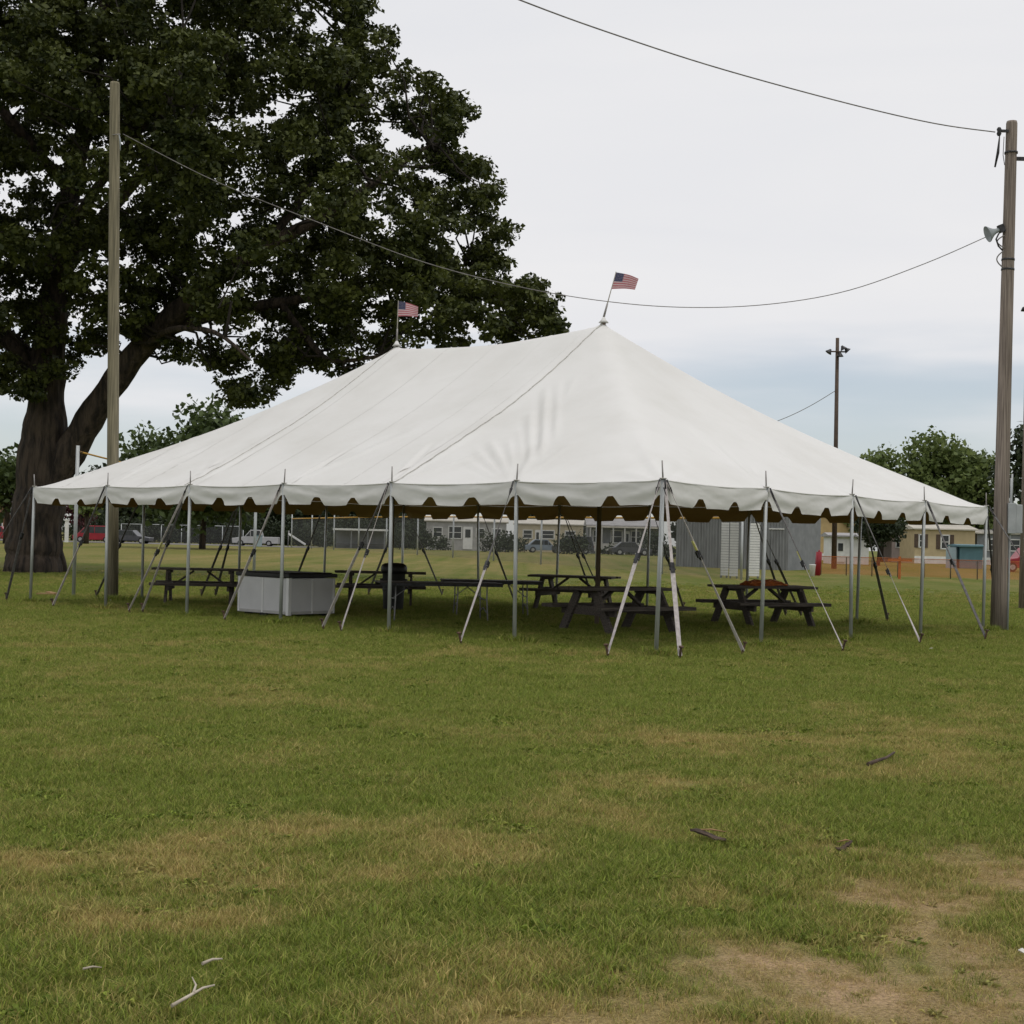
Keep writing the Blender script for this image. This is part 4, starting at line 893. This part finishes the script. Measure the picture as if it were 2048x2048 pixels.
FS = [(0, (13, 1203), 1, 0), (1, (106, 1216), 0, 0), (2, (258, 1226), 0, 1), (2, (285, 1226), 0, 0), (3, (449, 1243), 0, 0), (4, (646, 1260), 0, 0), (4, (682, 1266), 0, 0), (5, (921, 1290), 0, 0), (6, (1215, 1316), 0, 0), (6, (1360, 1320), 0, 0), (6, (1486, 1310), 0, 1), (7, (1686, 1305), 0, 1), (8, (1840, 1290), 0, 0), (9, (1971, 1281), 1, 0)]
for n_, (pi, px, dk, tg) in enumerate(FS): strap(pole_uv[pi], sk(*px), bool(dk), bool(tg), .47 + .05 * ((n_ * 7) % 5 - 2) / 2, n_)
for n_, (pi, ou, ov) in enumerate(((10, 1.5, .5), (10, -.4, 1.6), (11, -.2, 1.7), (12, .1, 1.5), (12, .5, 1.5), (13, 0, 1.5), (14, 0, 1.5), (14, .35, 1.5), (15, 0, 1.5), (16, .1, 1.5), (16, -1.4, .1), (17, -1.4, .05), (18, -1.45, 0), (18, -1.4, .4), (19, -1.5, -.2), (0, -1.1, -1.0))):
    pu, pv = pole_uv[pi]; strap((pu, pv), (pu + ou, pv + ov), True, False, .5, 40 + n_)

# flags on the two peaks
def flag(pu, pz, lean, label, seed):
    w = toW(pu, TW / 2, pz); o = empty('flag', w, 0, label, 'flag', 'small flags on the tent peaks')
    top = Vector((lean, 0, .90)); MB().tube([(0, 0, 0), top * .35, top], [.016, .011, .007], 7).build('flag_stick', M['stick'], o)
    MB().tube([(0, 0, .0), top * .3], [.022, .017], 8).build('stick_socket', M['pin'], o)
    FWd, FH = .46, .34; ns = 13; nc = 16; mats = [M['flag_red'], M['flag_white'], M['flag_blue']]
    a = Vector(top) * .985; dn = -(Vector(top).normalized())
    def P(s, t):     # s along fly, t down hoist
        wv = .03 * math.sin(s * 7 + seed) * s; droop = .12 * s * s + .10 * s
        return a + dn * (t * FH) * (1 - .18 * s) + Vector((s * FWd * .97, wv - .05 * s, -droop * FH * 1.6 * (1 - .45 * t)))
    st = MB(); ca = MB()
    for k in range(ns):
        for c in range(nc):
            s0, s1, t0, t1 = c / nc, (c + 1) / nc, k / ns, (k + 1) / ns; can = s1 <= .401 and k < 7
            (ca if can else st).add([P(s0, t0), P(s0, t1), P(s1, t1), P(s1, t0)], [(0, 1, 2, 3)], True, 0 if can else k % 2)
    for r_ in range(5):
        for c_ in range(6):
            s, t = (.035 + c_ * .062), (.05 + r_ * .098); e = .011; ca.add([P(s - e, t) + Vector((0, -.003, 0)), P(s, t + e * 1.4) + Vector((0, -.003, 0)), P(s + e, t) + Vector((0, -.003, 0)), P(s, t - e * 1.4) + Vector((0, -.003, 0))], [(0, 1, 2, 3)], False, 1)
    cl = st.build('striped_cloth', [M['flag_red'], M['flag_white']], o); ca.build('blue_canton', [M['flag_blue'], M['flag_white']], cl)
flag(PK[1][0], PK[1][1] + .05, .22, 'small striped flag with blue canton flying on the right tent peak', 1.0)
flag(PK[0][0], PK[0][1] + .05, .01, 'small faded striped flag on the left tent peak against the oak', 2.6)

# ------------------------------------------------------------------ things under the tent
def picnic_parts(o, seed):
    g = np.random.default_rng(seed); L_ = 1.98
    for k in range(5): MB().box((g.normal() * .006, -.31 + k * .155, .735 + g.normal() * .003), (L_ + g.normal() * .01, .148, .045)).build('top_plank', M['old_wood'], o, .004)
    for s in (-1, 1):
        for k in range(2): MB().box((g.normal() * .006, s * (.62 + k * .15), .43), (L_ + g.normal() * .01, .146, .06)).build('bench_plank', M['old_wood'], o, .004)
    for x in (-.62, .62):
        MB().box((x, 0, .695), (.04, .70, .085)).build('top_batten', M['old_wood'], o)
        MB().box((x, 0, .372), (.05, 1.5, .15)).build('seat_beam', M['old_wood'], o)
        for s in (-1, 1):
            MB().beam((x + .045 * (1 if x > 0 else -1), s * .23, .70), (x + .045 * (1 if x > 0 else -1), s * .70, -.02), .165, .05, (1, 0, 0)).build('leg', M['old_wood'], o)
        MB().beam((x * .93, 0, .38), (x * .22, 0, .70), .09, .04, (0, 0, 1)).build('brace', M['old_wood'], o)
def picnic(px, D, rz, label, seed):
    o = empty('picnic_table', on_ground(px, D), R(rz), label, 'picnic table', 'dark picnic tables under the tent'); picnic_parts(o, seed); o.scale = (1.06, 1.06, 1.06)
    return o
picnic(403, 33.2, 8, 'dark wooden picnic table left of the white bar, far left under tent', 1)
picnic(764, 34.4, 4, 'dark wooden picnic table right behind the white bar and the bin', 2)
picnic(1150, 35.0, -22, 'dark wooden picnic table at the back, right end of the folding tables', 3)
t4 = picnic(1240, 26.2, 33, 'brown weathered picnic table nearest the front corner tent pole', 4)
t5 = picnic(1528, 29.7, 22, 'dark wooden picnic table with orange netting heaped on its top', 5)
# netting heap on the right table
q5 = np.random.default_rng(4); p5 = t5.location; nb = MB()
g_n = 22; vs = []; fs = []
for i in range(g_n + 1):
    for j in range(g_n + 1):
        x = (i / g_n - .5) * .92; y = (j / g_n - .5) * .52; e = max(0, 1 - (2 * x / .92) ** 2) * max(0, 1 - (2 * y / .52) ** 2)
        z = .756 + (.10 * e ** .6) * (.55 + .75 * float(vnoise(x + 5, y + 5, .13, 3))) + .045 * e * float(vnoise(x, y, .05, 8)) + .02 * math.sin(5 * x)
        vs.append((x + .02 * math.sin(30 * y), y + .02 * math.sin(23 * x), max(z, .757)))
for i in range(g_n):
    for j in range(g_n): k = i * (g_n + 1) + j; fs.append((k, k + g_n + 1, k + g_n + 2, k + 1))
nt_o = empty('netting_heap', (p5.x, p5.y, p5.z + .046), R(22), 'heap of orange plastic netting lying on a picnic table', 'netting')
MB().add(vs, fs, True).build('bundle', M['orange'], nt_o)
rl = MB()
for k in range(5):
    y0 = -.2 + .1 * k; rl.tube([((i / 12 - .5) * .86, y0 + .03 * math.sin(i + k), .785 + .06 * math.sin(math.pi * i / 12) + .02 * math.sin(2.1 * i + k)) for i in range(13)], .022, 6)
rl.build('rolled_edge', M['orange'], nt_o)

# white bar with black counter top
c0, cl_, cr_ = gp(576, 1236), gp(474, 1228), gp(669, 1233)
bar = empty('portable_bar', c0, 0, 'white panelled portable bar with black counter top under the tent', 'bar')
A, B_ = (cl_ - c0), (cr_ - c0); A.z = B_.z = 0
def prism_xy(b, pts, z0, z1):
    n = len(pts); vs = [(p[0], p[1], z0) for p in pts] + [(p[0], p[1], z1) for p in pts]
    return b.add(vs, [tuple(range(n))[::-1], tuple(range(n, 2 * n))] + [(i, (i + 1) % n, (i + 1) % n + n, i + n) for i in range(n)])
def wallstrip(p, q_, th, z0, z1, name, m, par, off=0.0):
    d = (q_ - p).normalized(); n = Vector((-d.y, d.x, 0)); n = n if n.y > 0 else -n
    b = MB(); prism_xy(b, [p + n * off, q_ + n * off, q_ + n * (th + off), p + n * (th + off)], z0, z1); return b.build(name, m, par, .006)
dA, dB = A.normalized(), B_.normalized()
wallstrip(dA * .07, A, .03, .06, .76, 'front_panel', M['white_paint'], bar); wallstrip(dB * .07, B_, .03, .06, .76, 'side_panel', M['white_paint'], bar)
b = MB(); prism_xy(b, [dA * .075 - Vector((0, .012, 0)), Vector((0, -.014, 0)), dB * .075 - Vector((0, .012, 0)), Vector((0, .11, 0))], .045, .77); b.build('corner_post', M['white'], bar)
wallstrip(A, A + B_, .03, .06, .76, 'back_panel', M['white_paint'], bar, -.03); wallstrip(B_, A + B_, .03, .06, .76, 'back_panel', M['white_paint'], bar, -.03)
for dd2, full in ((dA, A), (dB, B_)):
    for f0 in (.5, .965): wallstrip(full * f0 - dd2 * .022, full * f0 + dd2 * .022, .012, .07, .755, 'panel_batten', M['white'], bar, -.011)
    wallstrip(dd2 * .08, full * .995, .010, .062, .12, 'base_board', M['old_white'], bar, -.0085)
e = -(dA + dB).normalized() * .07
tp = MB(); prism_xy(tp, [e, B_ * 1.05 + e * .2, (A + B_) * 1.03, A * 1.05 + e * .2], .772, .845); tp.build('counter_top', M['black_top'], bar, .012)
tr_ = MB(); prism_xy(tr_, [e * .2 + Vector((0, .12, 0)), B_ * .92 + Vector((0, .06, 0)), (A + B_) * .95, A * .92 + Vector((0, .06, 0))], .846, .868); tr_.build('bar_mat', M['black_top'], bar, .01)
for p in (A * .12 + B_ * .12, A * .88 + B_ * .12, A * .12 + B_ * .88, A * .88 + B_ * .88, A * .5 + B_ * .04): MB().box((p.x, p.y, .02), (.14, .14, .1)).build('foot_block', M['black_top'], bar)

# rubbish bin
bn = empty('rubbish_bin', gp(786, 1222), 0, 'dark grey rubbish bin with rounded black lid under the tent', 'bin')
MB().lathe([(0, 0), (.20, 0), (.215, .02), (.235, .45), (.25, .82), (.262, .83), (.262, .86), (.24, .86)], 26).build('body', M['can'], bn)
MB().lathe([(.20, .80), (.268, .82), (.285, .87), (.285, .95), (.265, 1.0), (.21, 1.035), (.10, 1.05), (0, 1.052)], 26).build('lid', M['can_lid'], bn)
MB().lathe([(.238, .44), (.246, .45), (.246, .48), (.24, .49)], 26).build('rim_band', M['can'], bn)
for s in (-1, 1): MB().box((s * .27, 0, .68), (.05, .13, .05)).build('handle', M['can'], bn)

# folding tables
def folding(px, D, rz, Ln, label, topm):
    o = empty('folding_table', on_ground(px, D), R(rz), label, 'folding table', 'folding tables under the tent')
    tpo = MB().box((0, 0, .735), (Ln, .76, .03)).build('table_top', topm, o, .006)
    for s in (-1, 1): MB().box((0, s * .365, .70), (Ln - .04, .02, .045)).build('apron', M['ratchet'], tpo)
    for s in (-1, 1):
        x = s * (Ln / 2 - .32)
        lg = MB()
        for t in (-1, 1): lg.tube([(x, t * .30, .72), (x, t * .30, .42), (x + s * .02, t * .33, .02), (x + s * .02, t * .37, -.01)], .014, 8)
        lg.build('leg_frame', M['grey_metal'], o)
        MB().tube([(x, -.30, .42), (x, .30, .42)], .011, 8).build('cross_bar', M['grey_metal'], o)
        MB().tube([(x, -.31, .17), (x + .0, 0, .26), (x, .31, .17)], .011, 8).build('lower_bar', M['grey_metal'], o)
        MB().tube([(x, 0, .42), (x - s * .38, 0, .70)], .010, 8).build('brace', M['grey_metal'], o)
folding(880, 28.7, 14, 2.44, 'brown folding table in front, just right of the rubbish bin', M['fold_top'])
folding(984, 31.0, 8, 2.1, 'brown folding table behind, reaching towards the back picnic table', M['fold_top'])

# ------------------------------------------------------------------ poles, wires and fittings
lp_b = gp(224, 1201); lp_t = rp(231, 166, lp_b.y + .05)
lpole = empty('wooden_pole', lp_b, 0, 'tall bare wooden pole standing in front of the oak', 'pole')
hL = lp_t.z; dxL = lp_t.x - lp_b.x
MB().tube([(0, 0, -.3), (dxL * .05, 0, .8), (dxL * .5, 0, hL * .5), (dxL, 0, hL - .05), (dxL, 0, hL)], [.145, .138, .128, .112, .10], 18).build('shaft', M['pole_green'], lpole)
MB().tube([(dxL * .88 - .02, -.13, hL * .895), (dxL * .88 + .16, -.13, hL * .895 + .02)], .012, 8).build('eye_bolt', M['pin'], lpole)
MB().tube([(dxL * .9 + .14, -.13, hL * .895), (dxL * .9 + .17, -.14, hL * .885), (dxL * .9 + .18, -.14, hL * .865)], [.012, .02, .01], 8).build('wire_tail', M['horn'], lpole)
rp_b = gp(1996, 1262); rp_t = rp(2022, 244, rp_b.y + .1)
rpole = empty('utility_pole', rp_b, 0, 'weathered grey utility pole at the right, beside the tent corner', 'pole')
hR = rp_t.z; dxR = rp_t.x - rp_b.x
def RPx(z): return dxR * z / hR
MB().tube([(0, 0, -.3), (RPx(1.0), 0, 1.0), (RPx(hR / 2), .03, hR / 2), (dxR, .05, hR - .05), (dxR, .05, hR)], [.165, .155, .135, .112, .10], 18).build('shaft', M['pole_wood'], rpole)
for z in (hR - .1 - .55, 7.55, 7.35, 2.05): MB().lathe([(.15 if z < 5 else .128, -.02), (.155 if z < 5 else .133, -.02), (.155 if z < 5 else .133, .02), (.15 if z < 5 else .128, .02)], 18, (RPx(z), .04, z)).build('steel_band', M['ratchet'], rpole)
cdt = MB(); cdt.tube([(RPx(z) + .17 - .004 * z, -.06, z) for z in (0, 1, 2, 2.6, 3.1)], .022, 8).build('conduit', M['box_grey'], rpole)
zt = rp(1985, 262, rp_b.y).z
MB().box((dxR - .19, -.02, zt), (.2, .05, .05)).build('bracket', M['ratchet'], rpole); MB().lathe([(.03, -.09), (.05, -.05), (.035, 0), (.05, .04), (.03, .08)], 12, (dxR - .28, -.02, zt - .01)).build('insulator', M['ratchet'], rpole)
MB().tube([(dxR - .27, -.03, zt - .1), (dxR - .30, -.04, zt - .45), (dxR - .36, -.05, zt - .75)], [.012, .03, .018], 7).build('hanging_cable', M['cable_black'], rpole)
MB().tube([(dxR - .18, -.03, zt - .12), (dxR - .2, -.05, zt - .5), (dxR - .16, -.03, zt - .7)], .008, 6).build('loose_wire', M['cable_black'], rpole)
MB().box((dxR + .2, .02, zt - .55), (.3, .06, .07)).build('side_arm', M['ratchet'], rpole)
for z, dz in ((rp(1985, 525, 30).z, .35), (rp(1985, 490, 30).z, .25)):
    MB().tube([(RPx(z) - .12 - .14 * math.sin(math.pi * k / 8), -.05, z + dz * (.5 - k / 8)) for k in range(9)], .013, 7).build('cable_loop', M['cable'], rpole)
# loudspeaker
hz = rp(1982, 466, rp_b.y); sp = empty('loudspeaker', (hz.x, rp_b.y - .02, hz.z), 0, 'small grey horn loudspeaker fixed high on the utility pole', 'loudspeaker')
hn = MB().lathe([(.045, .22), (.05, .1), (.075, .04), (.12, -.02), (.165, -.07), (.17, -.085), (.155, -.08), (.06, .02), (0, .05)], 22)
Rm = Matrix.Rotation(R(68), 3, 'Y'); hn.v = [tuple(Rm @ Vector(v)) for v in hn.v]; hn.build('horn', M['horn'], sp)
MB().box((.20, 0, .09), (.16, .11, .11), Rm).build('driver', M['ratchet'], sp); MB().tube([(.2, 0, .05), (.33, .02, .02)], .02, 8).build('mount', M['ratchet'], sp)
MB().tube([(.14, -.04, -.02), (.08, -.06, -.14), (.13, -.06, -.28), (.22, -.04, -.36)], .017, 7).build('lead', M['cable_black'], sp)
# meter box
ebp = rp(2026, 1037, rp_b.y); eb = empty('electrical_box', (ebp.x, rp_b.y - .05, ebp.z), 0, 'grey electrical box mounted on the side of the utility pole', 'electrical box')
MB().box((-.07, 0, 0), (.16, .2, .62)).build('cabinet', M['box_grey'], eb, .012); MB().box((.085, .02, -.01), (.14, .18, .58)).build('door', M['box_grey'], eb, .012)
MB().tube([(-.05, 0, .3), (-.05, 0, .9)], .022, 8).build('conduit', M['box_grey'], eb); MB().box((-.16, .08, 0), (.05, .05, .5)).build('mounting_strut', M['ratchet'], eb)
# second pole at the picture edge
b2 = on_ground(2053, 42); p2 = empty('brown_pole', b2, 0, 'brown wooden pole cut by the right picture edge', 'pole'); h2 = rp(2053, 655, 42).z
MB().tube([(0, 0, -.3), (.02, 0, h2 * .5), (.03, 0, h2)], [.19, .17, .15], 16).build('shaft', M['pole_wood'], p2); MB().box((-.12, -.1, h2 + .25), (.1, .1, .5)).build('pole_bracket', M['ratchet'], p2)
MB().lathe([(.02, .1), (.1, .06), (.14, -.04), (0, -.05)], 12, (-.17, -.1, h2 + .5)).build('lamp_head', M['ratchet'], p2)
# field light pole
lb = on_ground(1669, 100); fl = empty('light_pole', lb, 0, 'distant field light pole with small floodlights above tent roof', 'light pole'); h3 = rp(1675, 676, 100).z - lb.z
tx = rp(1675, 676, 100).x - lb.x
MB().tube([(0, 0, -.3), (tx / 2, 0, h3 / 2), (tx, 0, h3)], [.19, .15, .12], 12).build('shaft', M['brown'], fl); MB().box((tx * .95, -.1, h3 - .95), (1.3, .09, .09)).build('crossarm', M['brown'], fl)
for x, z, rz in ((-.6, -.98, 35), (.35, -.72, -30), (.62, -.85, -45), (.15, -1.2, 0)):
    o_ = MB().lathe([(.06, .2), (.1, .12), (.22, -.06), (.24, -.1), (0, -.09)], 14); Rm = Matrix.Rotation(R(rz), 3, 'Y'); o_.v = [tuple(Rm @ Vector(v) + Vector((tx * .95 + x, -.2, h3 + z))) for v in o_.v]; o_.build('floodlight', M['ratchet'], fl)
# wires
def wire(name, label, pts, r, m):
    P_ = []
    for a in range(len(pts) - 1):
        for t in np.linspace(0, 1, 7)[:-1]:
            p0 = pts[max(a - 1, 0)]; p1 = pts[a]; p2 = pts[a + 1]; p3 = pts[min(a + 2, len(pts) - 1)]
            P_.append(.5 * ((2 * p1) + (p2 - p0) * t + (2 * p0 - 5 * p1 + 4 * p2 - p3) * t * t + (3 * p1 - p0 - 3 * p2 + p3) * t ** 3))
    P_.append(pts[-1]); o = MB().tube(P_, r, 7).build(name, m); return tag(o, label, 'cable')
span = [(246, 268), (430, 362), (640, 446), (850, 525), (1060, 578), (1250, 607), (1410, 615), (1560, 606), (1700, 580), (1850, 527), (1972, 474)]
wire('overhead_cable', 'long sagging cable from the wooden pole over tent to loudspeaker', [rp(x, y, lp_b.y - .1 + (rp_b.y - lp_b.y) * (x - 246) / 1726) for x, y in span], .009, M['cable'])
uppr = [(-420, -820), (300, -330), (700, -138), (1050, 4), (1250, 76), (1450, 140), (1700, 208), (1870, 247), (1990, 264)]
wire('overhead_cable', 'upper cable running from the utility pole top off the picture top', [rp(x, y, rp_b.y - (1990 - x) * .0075) for x, y in uppr], .012, M['cable'])
wire('overhead_cable', 'thin distant wire running down left from the field light pole', [rp(x, y, 100) for x, y in ((1670, 782), (1620, 812), (1565, 838), (1480, 868), (1360, 900), (1250, 915))], .022, M['cable'])
# rope posts near the left corner
def rope_post(px, py, top, label):
    b = gp(px, py); h = rp(px, top, b.y).z; o = empty('rope_post', b, 0, label, 'post', 'grey posts carrying the yellow rope'); MB().tube([(0, 0, -.15), (.0, 0, h)], .045, 10).build('shaft', M['galv'], o); MB().tube([(0, 0, h - .14), (.12, 0, h - .16)], .012, 6).build('rope_hook', M['ratchet'], o); return Vector((b.x, b.y, h))
ra = rope_post(147, 1193, 891, 'slim grey post behind the left tent corner, in front of the oak'); rb_ = rope_post(507, 1176, 950, 'slim grey post behind the white bar')
wire('yellow_rope', 'yellow rope strung from the slim grey post behind the left tent corner', [ra + Vector((.05, 0, -.15)), ra.lerp(rb_, .3) + Vector((0, 0, -.28)), ra.lerp(rb_, .6) + Vector((0, 0, -.34)), rb_ + Vector((0, 0, -.12))], .022, M['yellow'])

# ------------------------------------------------------------------ bits lying on the lawn
def twig(label, pts, r, m, cat='twig', side=None):
    P_ = [gp(x, y) + Vector((0, 0, z)) for x, y, z in pts]; c = P_[0].copy(); c.z = 0; o = empty('fallen_twig', c, 0, label, cat)
    n = len(P_); MB().tube([p - c for p in P_], [r * (1 - .5 * i / (n - 1)) for i in range(n)], 7).build('stem', m, o)
    if side: MB().tube([gp(x, y) + Vector((0, 0, z)) - c for x, y, z in side], [r * .8, r * .55, r * .3], 6).build('side_shoot', m, o)
twig('pale forked twig on the grass at lower left', [(343, 2030, .03), (380, 2016, .042), (405, 2003, .045), (428, 1994, .04)], .0065, M['dry_twig'], 'twig', [(386, 2013, .045), (391, 2003, .055), (383, 1996, .07)])
twig('short pale twig on the grass above the forked twig', [(404, 1950, .04), (424, 1944, .045), (444, 1940, .04)], .0065, M['dry_twig'])
twig('thin pale twig lying left of the other twigs', [(165, 1958, .035), (185, 1956, .04), (203, 1955, .035)], .0045, M['dry_twig'])
twig('dark curved stick on the grass right of centre', [(1736, 1537, .03), (1755, 1532, .04), (1772, 1528, .045), (1788, 1518, .05)], .016, M['bark_bit'], 'stick')
def bark(label, px, py, l, w, rz, seed):
    g = np.random.default_rng(seed); c = gp(px, py); o = empty('bark_piece', (c.x, c.y, .035), R(rz), label, 'bark'); vs = []; fs = []; n = 12
    for i in range(n + 1):
        s = i / n - .5; ww = w * (1 - (2 * s) ** 4) * (.7 + .5 * g.random()); zc = .018 * math.sin(4 * s + seed)
        for j in range(5): t = j / 4 - .5; vs.append((s * l, t * ww, zc + .035 * (.25 - t * t) + .006 * g.random()))
        if i:
            for j in range(4): k = 5 * i + j; fs.append((k - 5, k, k + 1, k - 4))
    ob = MB().add(vs, fs).build('slab', M['bark_bit'], o); sd_ = ob.modifiers.new('thick', 'SOLIDIFY'); sd_.thickness = .012
    MB().tube([(-l * .4, .01, .02), (l * .1, -.01, .035), (l * .48, .015, .025)], [.003, .005, .002], 6).build('splinter', M['card'], o)
bark('piece of dark and pale bark on the grass right of centre', 1416, 1684, .20, .05, -22, 3)
bark('tiny brown bark scrap near the bare patch', 1688, 1706, .09, .045, 5, 6)
cb = empty('cardboard_piece', gp(94, 1192), R(-8), 'flat brown cardboard lying behind the left corner tent pole', 'cardboard'); MB().box((0, 0, .05), (.42, .3, .04)).build('sheet', M['card'], cb, .005); MB().box((.1, .02, .085), (.2, .24, .02), Matrix.Rotation(R(10), 3, 'Y')).build('flap', M['card'], cb)
for px, py, lb_ in ((221, 1204, 'white scrap of paper at the foot of the wooden pole'), (2044, 1924, 'tiny white scrap on the bare soil at the right picture edge'), (1862, 1302, 'tiny white scrap on the grass before the right tent poles')):
    c = gp(px, py); o = empty('paper_scrap', (c.x, c.y, .03), random.random() * 3, lb_, 'litter'); r_ = .022 if py > 1400 else .03
    g = np.random.default_rng(px); vs = [(r_ * (1 + .3 * g.normal()) * math.cos(a), r_ * .7 * (1 + .3 * g.normal()) * math.sin(a), .02 * g.random()) for a in np.linspace(0, 6.28, 8)[:-1]]
    ob = MB().add(vs + [(0, 0, .025)], [(i, (i + 1) % 7, 7) for i in range(7)]).build('crumpled_sheet', M['litter'], o); s2 = ob.modifiers.new('thick', 'SOLIDIFY'); s2.thickness = .003
